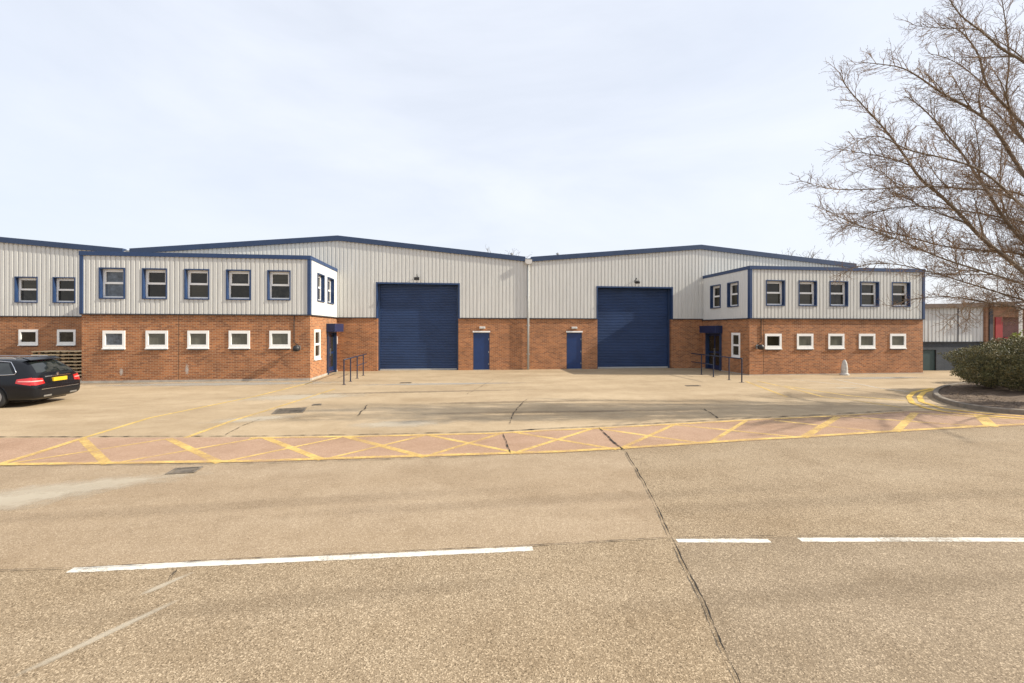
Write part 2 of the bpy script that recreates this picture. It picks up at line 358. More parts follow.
line('yellow_line', [(745.5,381.3),(787,397)], .12, .013, M['yellow'])
line('yellow_line', [(757,381),(795,389.5),(823,396.8),(855,400.5),(901,407.7)], .12, .0135, M['yellow'])
line('yellow_line', [(784,386),(850,396),(912,401.6)], .10, .017, M['yellow_faint'])
line('white_line', [(831.5,378.8),(878.7,388),(909,391.8)], .11, .013, M['white_faint'])
line('white_line', [(793,379.4),(823,382.7),(856,386)], .10, .013, M['white_faint'])
line('yellow_kerb_line', [(936,389.2),(924,392.5),(919.5,397),(921.6,402),(942.4,408.6),(978.5,413),(1024,416.6),(1100,420.5)], .15, .027, M['yellow_bold'])
line('yellow_kerb_line', [(932,388.5),(914,392.5),(909,397),(912,403),(925,408.2),(945,412.3),(985,416),(1024,418.9),(1100,422.5)], .15, .031, M['yellow_bold'])
# white centre line dashes
line('white_road_line', [(70,570.5),(200,564),(330,558.2),(430,553.5),(533,548.6)], .10, .006, M['white_line'], jit=.004, step=.05)
line('white_road_line', [(677,540.8),(770,541)], .085, .006, M['white_line'], jit=.004, step=.05)
line('white_road_line', [(800,540),(900,539.7),(1060,540)], .095, .006, M['white_line'], jit=.004, step=.05)
# joints and cracks
for pts, wd, jt in (
    ([(599,428),(612,441),(625,451.5)], .035, .02), ([(625,451.5),(640,475),(655,503),(671,537)], .015, .014),
    ([(671,537),(677,549),(690,575),(700,597),(722,645),(745,695)], .012, .014),
    ([(-60,573),(70,569.5),(250,559.5),(533,546.4),(600,542.5),(672,538.5)], .009, .004),
    ([(672,538.5),(770,537),(1100,536)], .006, .003),
    ([(503,434),(511,454.5)], .022, .012), ([(509,425),(513,414),(520,406),(527,399)], .018, .03),
    ([(704,409),(719,419)], .03, .03), ([(466,395),(482,386),(494,379.5)], .012, .03),
    ([(358,416.5),(368,405)], .03, .03),
    ([(172,583),(178,570),(170,580)], .012, .02),
    ([(-200,439.6),(0,437.4),(250,436.6),(362,435),(494,431.9),(554,428.7),(599,426.7),(704,421.1),(750,418.4),(841,414),(905,410.4)], .03, .012),
    ([(-100,467.6),(250,464.2),(362,460.6),(494,456.6)], .015, .01),
    ([(225,436),(240,427),(262,419)], .02, .03)):
    line('pavement_crack', pts, wd, .036, M['crack'], jit=jt, step=.05, end_taper=True)
# stains, plus tree shade painted as dark yard patches
def stain_and_shade(c, hx, hy, rz, m, z):
    b = MB(); b.face([(-1.6,-1.6,0),(1.6,-1.6,0),(1.6,1.6,0),(-1.6,1.6,0)])
    o = b.build('ground_stain_and_shade', m); o.location = (c[0], c[1], z); o.scale = (hx, hy, 1); o.rotation_euler = (0, 0, rz); struct(o)
lite = stain_shade_mat('stain_light', (.56,.49,.38), .62); dk = stain_shade_mat('stain_dark', (.20,.165,.125), .50, 2); dk2 = stain_shade_mat('stain_rubber', (.20,.17,.135), .34, 1.2)
dk3 = stain_shade_mat('stain_and_tree_shade', (.20,.16,.115), .36, 4.5)  # used for faint dirt and for painted tree shade
dk4 = stain_shade_mat('stain_tyre', (.20,.15,.10), .11, 7)
grey = stain_shade_mat('stain_grey', (.40,.38,.34), .7, 2)
stain_and_shade(G(60,490), 1.9, .5, .35, lite, .0045); stain_and_shade(G(-20,505), 1.6, .55, .35, lite, .0047)
stain_and_shade(G(105,635), .6, .05, .95, lite, .0049); stain_and_shade(G(165,585), .25, .05, .95, lite, .005)
stain_and_shade(G(300,397), 2.6, .9, .1, lite, .0055); stain_and_shade(G(255,419), 1.3, .5, .3, lite, .0057); stain_and_shade(G(400,424), 1.5, .5, 0, lite, .006)
stain_and_shade(G(850,396), 4.5, 1.0, -.1, dk3, .0066)  # tree shade on the right of the yard, painted as a dark patch
stain_and_shade(G(520,402), 4.0, .25, 0, dk3, .0068); stain_and_shade(G(560,412), 5.0, .2, -.03, dk3, .0062)  # dark streaks painted in where the tree's shadow lies
stain_and_shade(G(846,388), 1.0, .25, 0, lite, .007); stain_and_shade(G(880,378), 3, .5, 0, grey, .0072); stain_and_shade(G(220,384), 6, .8, 0, grey, .0058)
stain_and_shade(G(80,384), 4, .5, 0, dk3, .0069); stain_and_shade(G(420,392), 5, .3, .04, dk3, .0063)
stain_and_shade(G(800,420), 2.5, .3, .2, dk3, .0071); stain_and_shade(G(440,384), 4, .4, 0, grey, .0067)  # first patch is painted tree shade, second is grey concrete
stain_and_shade(G(560,500), 5, .22, .03, dk4, .0043); stain_and_shade(G(300,600), 3, .16, .04, dk4, .0041); stain_and_shade(G(250,505), 5, .25, .05, dk4, .0044)
stain_and_shade(G(860,500), 5, .25, .0, dk4, .0042); stain_and_shade(G(860,590), 3.5, .2, .0, dk4, .0046)
# ------------------------------------------------------------------ manholes and drains
def cover(px, wx, wy, rz, label, z, cat='drain cover'):
    g = G(*px); t = empty('drain_cover', (g[0], g[1], 0), label, cat, None, rz)
    T = wmat(t)
    f = MB()
    for a, c in (((-wx,-wy),(wx,-wy+.04)),((-wx,wy-.04),(wx,wy)),((-wx,-wy+.04),(-wx+.04,wy-.04)),((wx-.04,-wy+.04),(wx,wy-.04))):
        f.box((a[0],a[1],-.02),(c[0],c[1],z))
    f.v = [tuple(T @ Vector(v)) for v in f.v]; f.build('frame', M['iron'], t)
    p = MB(); p.box((-wx+.04,-wy+.04,-.02),(wx-.04,wy-.04,z-.014))
    n = 7
    for i in range(n):
        y = -wy + .08 + (2*wy-.16) * i / (n-1); p.box((-wx+.07,y-.012,z-.014),(wx-.07,y+.012,z-.003))
    p.v = [tuple(T @ Vector(v)) for v in p.v]; p.build('grate', M['iron'], t)
cover((185,471), .21, .16, .1, 'rusty iron drain grate just in front of the red hatched strip', .02)
cover((290,411), .40, .42, .2, 'larger dark manhole cover beside the diagonal yellow line in the yard', .02, 'manhole cover')
cover((317,405), .13, .13, .2, 'tiny square access cover just behind the larger manhole cover', .02, 'manhole cover')
cover((693,386), .3, .12, 0, 'narrow gully grate in the yard in front of the right roller door', .02)
cover((406,383), .25, .1, 0, 'small gully grate in the yard in front of the left roller door', .02)
# ------------------------------------------------------------------ wall builders
class Wall:
    def __init__(s, o, u, n): s.o = Vector((*o, 0)); s.u = Vector((*u, 0)); s.n = Vector((*n, 0))
    def p(s, u, z, out=0): v = s.o + s.u * u + s.n * out; return (v.x, v.y, z)
    def box(s, b, u0, u1, z0, z1, o0, o1):
        b.box(s.p(u0, z0, o0), s.p(u1, z1, o1)); return b
def clear(ops, u0, u1, zb, zt):
    um = (u0 + u1) / 2; iv = [(zb, zt)]
    for (a, b, c, d) in ops:
        if a < um < b:
            r = []
            for (p, q) in iv:
                if c > p: r.append((p, min(q, c)))
                if d < q: r.append((max(p, d), q))
            iv = [i for i in r if i[1] - i[0] > 1e-4]
    return iv
def ribbed(W, u0, u1, zb, zt, ops, base=.02, depth=.032, pitch=.2, rib=True):
    b = MB(); us = []
    if rib:
        n = int((u1 - u0) / pitch) + 2
        for i in range(n):
            for k, d in ((0, 0), (.6, 0), (.68, 1), (.90, 1), (.98, 0)):   # wide crown, narrow groove
                us.append((u0 + (i + k) * pitch, base + depth * (1 - d)))
        us = [x for x in us if u0 < x[0] < u1]; us = [(u0, base + depth)] + us + [(u1, base + depth)]
    else: us = [(u0, base + depth), (u1, base + depth)]
    brk = sorted({e for (a, c, _, _) in ops for e in (a, c) if u0 < e < u1})
    def outat(x):
        for (a, oa), (c, oc) in zip(us, us[1:]):
            if a <= x <= c: return oa + (oc - oa) * ((x - a) / (c - a) if c > a else 0)
        return base
    apex = getattr(W, 'apex', None)
    if apex and u0 < apex < u1: brk.append(apex)
    us = sorted(us + [(x, outat(x)) for x in brk])
    for (a, oa), (c, oc) in zip(us, us[1:]):
        if c - a < 1e-5: continue
        za, zc = zt(a), zt(c); zm = max(za, zc)
        for (p, q) in clear(ops, a, c, zb, 1e9):
            qa, qc = (za, zc) if q > 1e8 else (q, q)
            if qa > p or qc > p: b.face([W.p(a, p, oa), W.p(c, p, oc), W.p(c, qc, oc), W.p(a, qa, oa)])
    return b
def flat(W, u0, u1, zb, zt, ops, out=0, reveal=.12):
    b = MB(); us = sorted({u0, u1} | {e for (a, c, _, _) in ops for e in (a, c) if u0 < e < u1})
    for a, c in zip(us, us[1:]):
        for (p, q) in clear(ops, a, c, zb, zt): b.face([W.p(a, p, out), W.p(c, p, out), W.p(c, q, out), W.p(a, q, out)])
    if reveal:
        for (a, c, p, q) in ops:
            q2 = min(q, zt); p2 = max(p, zb)
            if p2 >= zt or a < u0 - .01 or c > u1 + .01: continue
            b.face([W.p(a, p2, out), W.p(a, q2, out), W.p(a, q2, out - reveal), W.p(a, p2, out - reveal)])
            b.face([W.p(c, p2, out), W.p(c, q2, out), W.p(c, q2, out - reveal), W.p(c, p2, out - reveal)])
            if q <= zt: b.face([W.p(a, q, out), W.p(c, q, out), W.p(c, q, out - reveal), W.p(a, q, out - reveal)])
            b.face([W.p(a, p2, out), W.p(c, p2, out), W.p(c, p2, out - reveal), W.p(a, p2, out - reveal)])
    return b
BZ = 3.03   # top of the brickwork
gl_i = [0]
def glassm():
    gl_i[0] += 1; return M[['glass_b','glass_a','glass_c','glass_a','glass_b'][random.randrange(5)]]
def upper_window(W, par, u0, u1, z0, z1, rev=.17, glass=None):
    # blue trim around a recessed white two-light window
    fr = MB(); t = .05; o1 = .07
    W.box(fr, u0, u0 + .07, z0, z1, -rev + .002, -rev + .06); W.box(fr, u1 - .07, u1, z0, z1, -rev + .002, -rev + .06)
    W.box(fr, u0 + .07, u1 - .07, z0, z0 + .075, -rev + .002, -rev + .06); W.box(fr, u0 + .07, u1 - .07, z1 - .07, z1, -rev + .002, -rev + .06)
    zm = z0 + (z1 - z0) * .52
    W.box(fr, u0 + .07, u1 - .07, zm - .045, zm + .045, -rev + .002, -rev + .065)
    # raised opening sash round the top light
    for a, c, p, q in ((u0+.07,u0+.12,zm+.045,z1-.07),(u1-.12,u1-.07,zm+.045,z1-.07),(u0+.12,u1-.12,z1-.12,z1-.07)):
        W.box(fr, a, c, p, q, -rev + .003, -rev + .075)
    f = fr.build('window', M['white'], par)
    for (p, q, i) in ((z0 + .075, zm - .045, 0), (zm + .045, z1 - .12, .05)):
        g = MB(); W.box(g, u0 + .07 + i, u1 - .07 - i, p, q, -rev + .004, -rev + .02); g.build('pane', glass or glassm(), f)
    s = MB()
    W.box(s, u0 - t, u0, z0 - t, z1 + t, -rev, o1); W.box(s, u1, u1 + t, z0 - t, z1 + t, -rev, o1)
    W.box(s, u0, u1, z1, z1 + t, -rev, o1); W.box(s, u0, u1, z0 - t, z0, -rev, o1 + .02)
    s.build('surround', M['blue'], f)
def lower_window(W, par, u0, u1, z0, z1, mid=False, glass=None, tilt=0):
    fr = MB(); b = .105; o = .03; bt = .13; bb = .15
    W.box(fr, u0, u0 + b, z0, z1, -.06, o); W.box(fr, u1 - b, u1, z0, z1, -.06, o)
    W.box(fr, u0 + b, u1 - b, z0, z0 + bb, -.06, o); W.box(fr, u0 + b, u1 - b, z1 - bt, z1, -.06, o)
    zs = [(z0 + bb, z1 - bt)]
    if mid:
        zm = (z0 + z1) / 2; W.box(fr, u0 + b, u1 - b, zm - .05, zm + .05, -.06, o); zs = [(z0 + bb, zm - .05), (zm + .05, z1 - bt)]
    W.box(fr, u0 - .01, u1 + .01, z0 - .045, z0 - .002, -.06, .07)
    f = fr.build('window', M['white'], par)
    for p, q in zs:
        g = MB(); W.box(g, u0 + b, u1 - b, p, q, -.05, -.02); g.build('pane', glass or glassm(), f)
    if mid is False:
        s = MB(); W.box(s, u0 + .03, u1 - .03, z0 - .085, z0 - .047, -.02, .045); s.build('sill', M['brick_dark'], f)
# ------------------------------------------------------------------ warehouses
YM = 25.85; VAL = 6.63; APX = 7.62; HALF = 10.85
def warehouse(x0, x1, label, ops_b, rollers, doors, wins, APX=APX):
    xm = (x0 + x1) / 2
    t = empty('warehouse', (xm, YM, 0), label, 'warehouse', 'industrial units joined side by side')
    W = Wall((x0, YM), (1, 0), (0, -1)); Wd = x1 - x0; W.apex = Wd / 2
    def zt(u): return VAL - .1 + (APX - VAL) * (1 - abs(u - Wd / 2) / (Wd / 2))
    ops = [(a - x0, b - x0, 0, d) for a, b, d in rollers] + [(a - x0, b - x0, 0, d) for a, b, d in doors]
    ops += [(a - x0, b - x0, c, d) for a, b, c, d in wins]
    b = flat(W, 0.003, Wd - .003, 0, BZ, ops, 0, .12)
    for a, c, d in rollers:      # deeper brick jambs at the shutters
        for u, s in ((a - x0, 1), (c - x0, -1)):
            b.face([W.p(u, 0, -.1), W.p(u, BZ, -.1), W.p(u, BZ, -.4), W.p(u, 0, -.4)])
    b.build('brick_wall', M['brick'], t)
    ribbed(W, 0.003, Wd - .003, BZ + .03, zt, ops, pitch=.215).build('cladding', M['clad'], t)
    d = MB()
    segs = [(0.003, Wd - .003)]
    for a, c, _ in rollers:
        n = []
        for p, q in segs:
            if p < a - x0 < q: n += [(p, a - x0 - .08), (c - x0 + .08, q)]
            else: n.append((p, q))
        segs = n
    for p, q in segs: W.box(d, p, q, BZ - .02, BZ + .03, -.05, .075)
    d.build('drip_flashing', M['dark'], t)
    # roof: two slopes with thickness, long ribs implied by shallow steps
    r = MB(); Yb = 62
    for s in (0, 1):
        xa, za = (x0 + .02, VAL) if s == 0 else (x1 - .02, VAL)
        r.prism([(xa, YM + .02, za - .12), (xm, YM + .02, APX - .12), (xm, YM + .02, APX - .02), (xa, YM + .02, za - .02)], (0, Yb - YM, 0))
    ro = r.build('roof', M['roof'], t)
    f = MB(); g = .17
    for s in (-1, 1):
        xe = xm + s * (Wd / 2 - g); ze = VAL + (APX - VAL) * g / (Wd / 2)
        f.prism([(xe, YM - .14, ze - .24), (xm, YM - .14, APX - .24), (xm, YM - .14, APX + .04), (xe, YM - .14, ze + .04)], (0, .30, 0))
    f.build('fascia', M['navy'], ro)
    # rear and side walls close the shed
    c = MB(); c.box((x0 + .02, YM + .5, 0), (x0 + .1, 61.9, VAL - .14)); c.box((x1 - .1, YM + .5, 0), (x1 - .02, 61.9, VAL - .14)); c.box((x0 + .1, 61.8, 0), (x1 - .1, 61.9, VAL - .14))
    c.build('shed_wall', M['clad'], t)
    for a, cc, d in rollers:
        s = MB(); z = .05; k = 0
        while z < d - .001:
            z2 = min(z + .095, d); 
            s.face([(a - .06, YM + .33, z), (cc + .06, YM + .33, z), (cc + .06, YM + .305, z + (z2 - z) * .3), (a - .06, YM + .305, z + (z2 - z) * .3)])
            s.face([(a - .06, YM + .305, z + (z2 - z) * .3), (cc + .06, YM + .305, z + (z2 - z) * .3), (cc + .06, YM + .305, z + (z2 - z) * .72), (a - .06, YM + .305, z + (z2 - z) * .72)])
            s.face([(a - .06, YM + .305, z + (z2 - z) * .72), (cc + .06, YM + .305, z + (z2 - z) * .72), (cc + .06, YM + .33, z2), (a - .06, YM + .33, z2)])
            z = z2
        s.box((a - .06, YM + .34, .04), (cc + .06, YM + .37, d))
        rd = s.build('roller_door', M['shutter'], t)
        gm = MB(); gm.box((a - .0, YM + .2, .0), (a + .09, YM + .30, d)); gm.build('guide_rail', M['navy'], rd); gm = MB(); gm.box((cc - .09, YM + .2, 0), (cc, YM + .30, d)); gm.build('guide_rail', M['navy'], rd)
        bb = MB(); bb.box((a + .09, YM + .27, .0), (cc - .09, YM + .302, .09)); bb.build('bottom_bar', M['pipe'], rd)
        j = MB()
        j.box((a - .08, YM - .075, BZ - .02), (a, YM + .36, d)); j.box((cc, YM - .075, BZ - .02), (cc + .08, YM + .36, d))
        j.box((a - .08, YM - .075, d), (cc + .08, YM + .36, d + .09)); j.build('door_surround', M['blue'], rd)
    for a, cc, d in doors:
        s = MB(); s.box((a + .05, YM + .055, .03), (cc - .05, YM + .10, d - .05)); dr = s.build('fire_door', M['door_blue'], t)
        s = MB(); s.box((a, YM + .03, 0), (a + .05, YM + .11, d)); s.box((cc - .05, YM + .03, 0), (cc, YM + .11, d)); s.box((a + .05, YM + .03, d - .05), (cc - .05, YM + .11, d))
        s.build('door_frame', M['navy'], dr)
        s = MB(); s.box((a - .03, YM - .04, d + .01), (cc + .03, YM - .003, d + .09)); s.build('lintel', M['white'], dr)
        s = MB(); s.box((a, YM - .02, .0), (cc, YM + .03, .028)); s.build('threshold', M['steel'], dr)
        for z in (.3, 1.0, 1.75):
            s = MB(); s.box((cc - .075, YM + .02, z), (cc - .03, YM + .054, z + .1)); s.build('hinge', M['steel'], dr)
    return t, W
RD1 = (XF(377.6, YM), XF(458.4, YM), 4.98); RD2 = (XF(597.4, YM), XF(671.2, YM), 4.92)
FD1 = (XF(473.2, YM), XF(489.6, YM), 2.20); FD2 = (XF(566.6, YM), XF(582, YM), 2.20)
V0, V1, V2 = -17.7, 4.0, 25.7
warehouse(V1, V2, 'grey clad warehouse with brick base, its blue roller door left of the right office block', None, [RD2], [FD2], [])
warehouse(V0, V1, 'grey clad warehouse rising behind the left office block, with blue roller door and brick base', None, [RD1], [FD1], [])
uw = [(XF(16.6, YM) , XF(37.6, YM), 3.80, 5.06), (XF(54.6, YM), XF(75.2, YM), 3.80, 5.06), (XF(-27, YM), XF(-4, YM), 3.80, 5.06)]
lw = [(XF(19, YM), XF(38.4, YM), 1.55, 2.35), (XF(57.4, YM), XF(76, YM), 1.55, 2.35), (XF(-24, YM), XF(-4, YM), 1.55, 2.35)]
t0, W0 = warehouse(V0 - 21.7, V0, 'grey clad warehouse at the left edge behind the black car and the pallets', None, [], [], uw + lw, APX=7.5)
for a, b, c, d in uw: upper_window(W0, t0, a - W0.o.x, b - W0.o.x, c, d)
for a, b, c, d in lw: lower_window(W0, t0, a - W0.o.x, b - W0.o.x, c, d)
# ------------------------------------------------------------------ office blocks
TOPZ = 5.77
def office(x0, x1, up, lo, side_up, side_lo, door, sgn, label):
    """front wall y=21.4; the inner side wall is at x1 (sgn 1) or x0 (sgn -1)"""
    Y0 = 21.4; t = empty('office_block', ((x0 + x1) / 2, Y0, 0), label, 'office block', 'two storey office blocks')
    W = Wall((x0, Y0), (1, 0), (0, -1)); Wd = x1 - x0
    xi = x1 if sgn > 0 else x0; xo = x0 if sgn > 0 else x1
    S = Wall((xi, Y0), (0, 1), (sgn, 0)); Dp = YM - .09 - Y0
    ops = [(a - x0, b - x0, c, d) for a, b, c, d in up + lo]
    sops = [(a - Y0, b - Y0, c, d) for a, b, c, d in side_up + side_lo] + [(door[0] - Y0, door[1] - Y0, 0, 2.25)]
    flat(W, 0, Wd, .1, BZ, ops, 0, .14).build('brick_wall', M['brick'], t)
    flat(S, 0, Dp + .09, .1, BZ, sops, 0, .14).build('side_brick_wall', M['brick_side'], t)
    ribbed(W, 0.03, Wd - .03, BZ + .03, lambda u: TOPZ - .1, ops).build('cladding', M['clad'], t)
    ribbed(S, 0.03, Dp, BZ + .03, lambda u: TOPZ - .1, sops, depth=.012, pitch=.2).build('side_cladding', M['clad_flat'], t)
    d = MB(); W.box(d, -.03, Wd + .03, BZ - .02, BZ + .03, -.05, .08); S.box(d, .051, Dp + .05, BZ - .021, BZ + .029, -.05, .08); d.build('drip_flashing', M['dark'], t)
    tr = MB()
    W.box(tr, -.05, Wd + .05, TOPZ - .16, TOPZ + .02, -.15, .1); S.box(tr, .151, Dp + .05, TOPZ - .16, TOPZ + .018, -.15, .05)
    tr.box((xo - .05 * (1 if sgn > 0 else -1), Y0 + .151, TOPZ - .16), (xo + (.15 if sgn > 0 else -.15), YM - .2, TOPZ + .018))
    for x in (x0, x1):
        s = -1 if x == x0 else 1
        tr.box((x - s * .10, Y0 - .085, BZ + .03), (x + s * .035, Y0 + .1, TOPZ - .16))
    tr.build('blue_trim', M['blue'], t)
    c = MB(); c.box((xo + (.02 if sgn > 0 else -.02), Y0 + .15, .1), (xo + (.06 if sgn > 0 else -.06), YM - .08, BZ)); c.build('outer_brick_wall', M['brick_side'], t)
    c = MB(); c.box((xo - (.02 if sgn > 0 else -.02), Y0 + .15, BZ + .001), (xo + (.06 if sgn > 0 else -.06), YM - .16, TOPZ - .16)); c.build('outer_cladding', M['clad'], t)
    r = MB(); r.box((x0 + .15, Y0 + .15, TOPZ - .2), (x1 - .15, YM - .16, TOPZ - .06)); r.build('roof', M['roof'], t)
    p = MB(); p.box((x0 - .03, Y0 - .03, 0), (x1 + .03, Y0 + .1, .1)); 
    ya, yb_ = door
    p.box((xi - .1 * sgn, Y0 + .101, 0), (xi + .05 * sgn, ya, .1)); p.box((xi - .1 * sgn, yb_, 0), (xi + .05 * sgn, YM - .01, .1))
    p.build('plinth', M['plinth'], t)
    for i, (a, b, c_, d_) in enumerate(up): upper_window(W, t, a - x0, b - x0, c_, d_, glass=M['glass_painted_sky'] if (i == 0 and sgn > 0) else None)
    for i, (a, b, c_, d_) in enumerate(lo): lower_window(W, t, a - x0, b - x0, c_, d_, glass=M['glass_a'] if (i == 0 and sgn < 0) else (M['glass_painted_sky'] if i == 0 else M['glass_pale']))
    jx = (XF(178.5) if sgn > 0 else XF(763.5)) - x0
    d = MB(); W.box(d, jx, jx + .02, .1, BZ - .03, .001, .004); d.build('movement_joint', M['joint'], t)
    if sgn > 0:
        for px, hh in ((187, .62), (121.5, .5)):
            b_ = MB(); b_.face([(-1.6, 0, -1.6), (1.6, 0, -1.6), (1.6, 0, 1.6), (-1.6, 0, 1.6)]); o_ = b_.build('lime_stain', M['lime']); o_.parent = t
            o_.location = (XF(px) - t.location.x, -.004, .1 + hh * .75); o_.scale = (.10, 1, hh * .45)
    for a, b, c_, d_ in side_up: upper_window(S, t, a - Y0, b - Y0, c_, d_)
    for a, b, c_, d_ in side_lo: lower_window(S, t, a - Y0, b - Y0, c_, d_, mid=True)
    # entrance: glazed double door in a navy portal with a box canopy
    u0, u1 = ya - Y0, yb_ - Y0
    e = MB(); S.box(e, u0 + .09, u1 - .09, .03, 2.18, -.10, -.05)
    dr = e.build('entrance_door', M['portal'], t)
    e = MB(); um = (u0 + u1) / 2
    for a, b in ((u0 + .17, um - .07), (um + .07, u1 - .17)):
        S.box(e, a, b, .35, 1.05, -.06, -.042); S.box(e, a, b, 1.17, 2.08, -.06, -.042)
    e.build('glazing', M['glass_a'], dr)
    e = MB(); S.box(e, u0, u0 + .085, .0, 2.25, -.12, .10); S.box(e, u1 - .085, u1, 0, 2.25, -.12, .10); S.box(e, u0 + .085, u1 - .085, 2.185, 2.25, -.12, .10); e.build('door_frame', M['navy'], dr)
    e = MB()
    for a in (um - .05, um + .03): e = MB(); S.box(e, a, a + .02, .95, 1.35, -.048, -.01); e.build('handle', M['steel'], dr)
    e = MB(); S.box(e, u0 - .08, u1 + .08, 2.251, 2.68, .002, .44); e.build('canopy', M['portal'], t, bevel=.01)
    if sgn < 0: t.location.z = -.065
    return t
def rows(pxs, c, d): return [(XF(a), XF(b), c, d) for a, b in pxs]
LU = rows([(101,124.4),(144,166.6),(186.3,208.8),(227.7,250),(268.8,290)], 3.76, 5.04)
LL = rows([(103,125.3),(146,168),(187.7,209),(229,250),(269.6,290.5)], 1.53, 2.31)
RU = rows([(766,783.2),(798.6,815.4),(829.7,846.5),(860.4,877.4),(891.6,908.6)], 3.75, 5.01)
RL = rows([(764.8,781.3),(796.7,813),(828,844),(858.7,874.9),(889.8,905.6)], 1.46, 2.24)
XL, XR = -6.92, 15.03
office(-16.5, XL, LU, LL, [(22.35,23.35,3.80,5.08),(24.0,25.05,3.80,5.08)], [(21.95,22.85,.93,2.37)], (23.95,25.5), 1,
       'two storey office block on the left, its grey clad side wall glaring white')
office(XR, 25.3, RU, RL, [(22.3,23.2,3.76,5.04),(23.95,24.9,3.76,5.04)], [(22.15,22.9,.92,2.28)], (23.85,25.4), -1,
       'two storey brick and grey clad office block partly behind the bare tree branches')
# ------------------------------------------------------------------ rainwater pipe
t = empty('downpipe', (V1, YM - .1, 0), 'pale grey downpipe with box hopper between the two middle warehouses', 'downpipe')
b = MB(); b.tube([(V1, YM - .12, .02), (V1, YM - .12, 6.25)], .065, 10); b.build('pipe', M['pipe'], t, smooth=True)
b = MB(); b.prism([(V1 - .2, YM - .3, 6.50), (V1 + .2, YM - .3, 6.50), (V1 + .2, YM - .3, 6.32), (V1 + .09, YM - .3, 6.22), (V1 - .09, YM - .3, 6.22), (V1 - .2, YM - .3, 6.32)], (0, .24, 0)); b.build('hopper', M['pipe_light'], t)
b = MB()
for z in (.9, 2.6, 4.3, 5.8): b.box((V1 - .1, YM - .135, z), (V1 + .1, YM - .06, z + .05))
b.build('bracket', M['pipe'], t)
# ------------------------------------------------------------------ lamps
def flood(x, z, label):
    t = empty('security_light', (x, YM - .06, z), label, 'light')
    b = MB(); b.tube([(x, YM - .06, z + .1), (x, YM - .3, z + .22), (x, YM - .36, z + .12)], .022, 6); b.build('bracket', M['black'], t)
    b = MB(); b.prism([(x - .13, YM - .30, z + .07), (x + .13, YM - .30, z + .07), (x + .15, YM - .48, z - .02), (x - .15, YM - .48, z - .02)], (0, .03, -.10)); b.build('housing', M['black'], t, bevel=.01)
    b = MB(); b.box((x - .11, YM - .45, z - .142), (x + .11, YM - .30, z - .122)); b.build('lens', M['lampglass'], t)
flood(XF(417.3, YM), 5.30, 'small black floodlight above the left roller door')
flood(XF(634.5, YM), 5.28, 'small black floodlight above the right roller door')
def bulkhead(x, z, label):
    t = empty('bulkhead_light', (x, YM - .01, z), label, 'light')
    b = MB(); b.box((x - .17, YM - .04, z), (x + .17, YM - .002, z + .13)); b.build('back_plate', M['white'], t)
    b = MB(); b.box((x - .15, YM - .10, z + .01), (x + .15, YM - .042, z + .12)); b.build('diffuser', M['lampglass'], t, bevel=.02)
bulkhead((FD1[0] + FD1[1]) / 2 + .05, 2.42, 'white bulkhead light over the left blue fire door')
bulkhead((FD2[0] + FD2[1]) / 2, 2.42, 'white bulkhead light over the right blue fire door')
def walllamp(px, label, cable_dx, pz):
    x = XF(px); Y = 21.4; t = empty('wall_lamp', (x, Y, pz), label, 'lamp')
    b = MB(); b.box((x - .08, Y - .04, pz - .1), (x + .08, Y - .002, pz + .1)); b.build('mount', M['steel'], t)
    b = MB(); b.tube([(x, Y - .04, pz + .02), (x, Y - .2, pz + .05), (x, Y - .3, pz)], .03, 8); b.build('arm', M['steel'], t, smooth=True)
    b = MB(); b.lathe((x, Y - .3, pz), [(.06, .12), (.13, .08), (.16, 0), (.15, -.1), (.08, -.15)], 14); b.build('lamp_head', M['black'], t, smooth=True)
    b = MB(); b.tube([(x + cable_dx, Y - .02, BZ - .03), (x + cable_dx, Y - .02, pz + .25), (x, Y - .02, pz + .1)], .018, 6); b.build('cable', M['black'], t)
walllamp(298.8, 'dark round wall lamp on the brick near the right corner of the left office block', -.2, 1.52)
walllamp(757, 'dark round wall lamp on the brick near the left corner of the right office block', .22, 1.50)
# small white notices by the entrances
for px, lab in ((336.6, 'small white notice plate beside the left entrance portal'), (705.2, 'small white notice plate beside the right entrance portal')):
    x = XF(px, YM); b = MB(); b.box((x - .06, YM - .03, 1.55), (x + .06, YM - .004, 1.98)); tag(b.build('notice_plate', M['white']), lab, 'notice')
# ------------------------------------------------------------------ handrails
def handrail(x, ys, yend, label):
    t = empty('handrail', (x, ys[0], 0), label, 'handrail', 'navy handrails at the entrances')
    for y in ys:
        b = MB(); b.tube([(x, y, 0), (x, y, 1.05)], .028, 8); b.box((x - .07, y - .07, 0), (x + .07, y + .07, .012)); b.build('post', M['rail_blue'], t)
    b = MB(); b.tube([(x, ys[0] - .02, 1.07), (x, yend, 1.07)], .028, 8); b.build('top_rail', M['rail_blue'], t, smooth=True)
    b = MB(); b.tube([(x, ys[-2], .62), (x, yend, .62)], .022, 8); b.build('mid_rail', M['rail_blue'], t, smooth=True)
handrail(-4.95, [19.6, 20.75, 22.05, 23.4], 24.2, 'navy tubular handrail in front of the left entrance, lit by the sun')
handrail(12.66, [18.55, 19.5, 20.8, 21.9], 22.9, 'navy tubular handrail in front of the right entrance, in shade')
# ------------------------------------------------------------------ bollard
g = (XF(844.5, 20.95), 20.95)
b = MB(); b.lathe((g[0], g[1], 0), [(.21, 0), (.21, .07), (.155, .10), (.145, .4), (.12, .6), (.08, .74), (.025, .81)], 18)
tag(b.build('bollard', M['concrete_white'], smooth=False), 'pale tapered concrete bollard against the brick of the right office block', 'bollard')
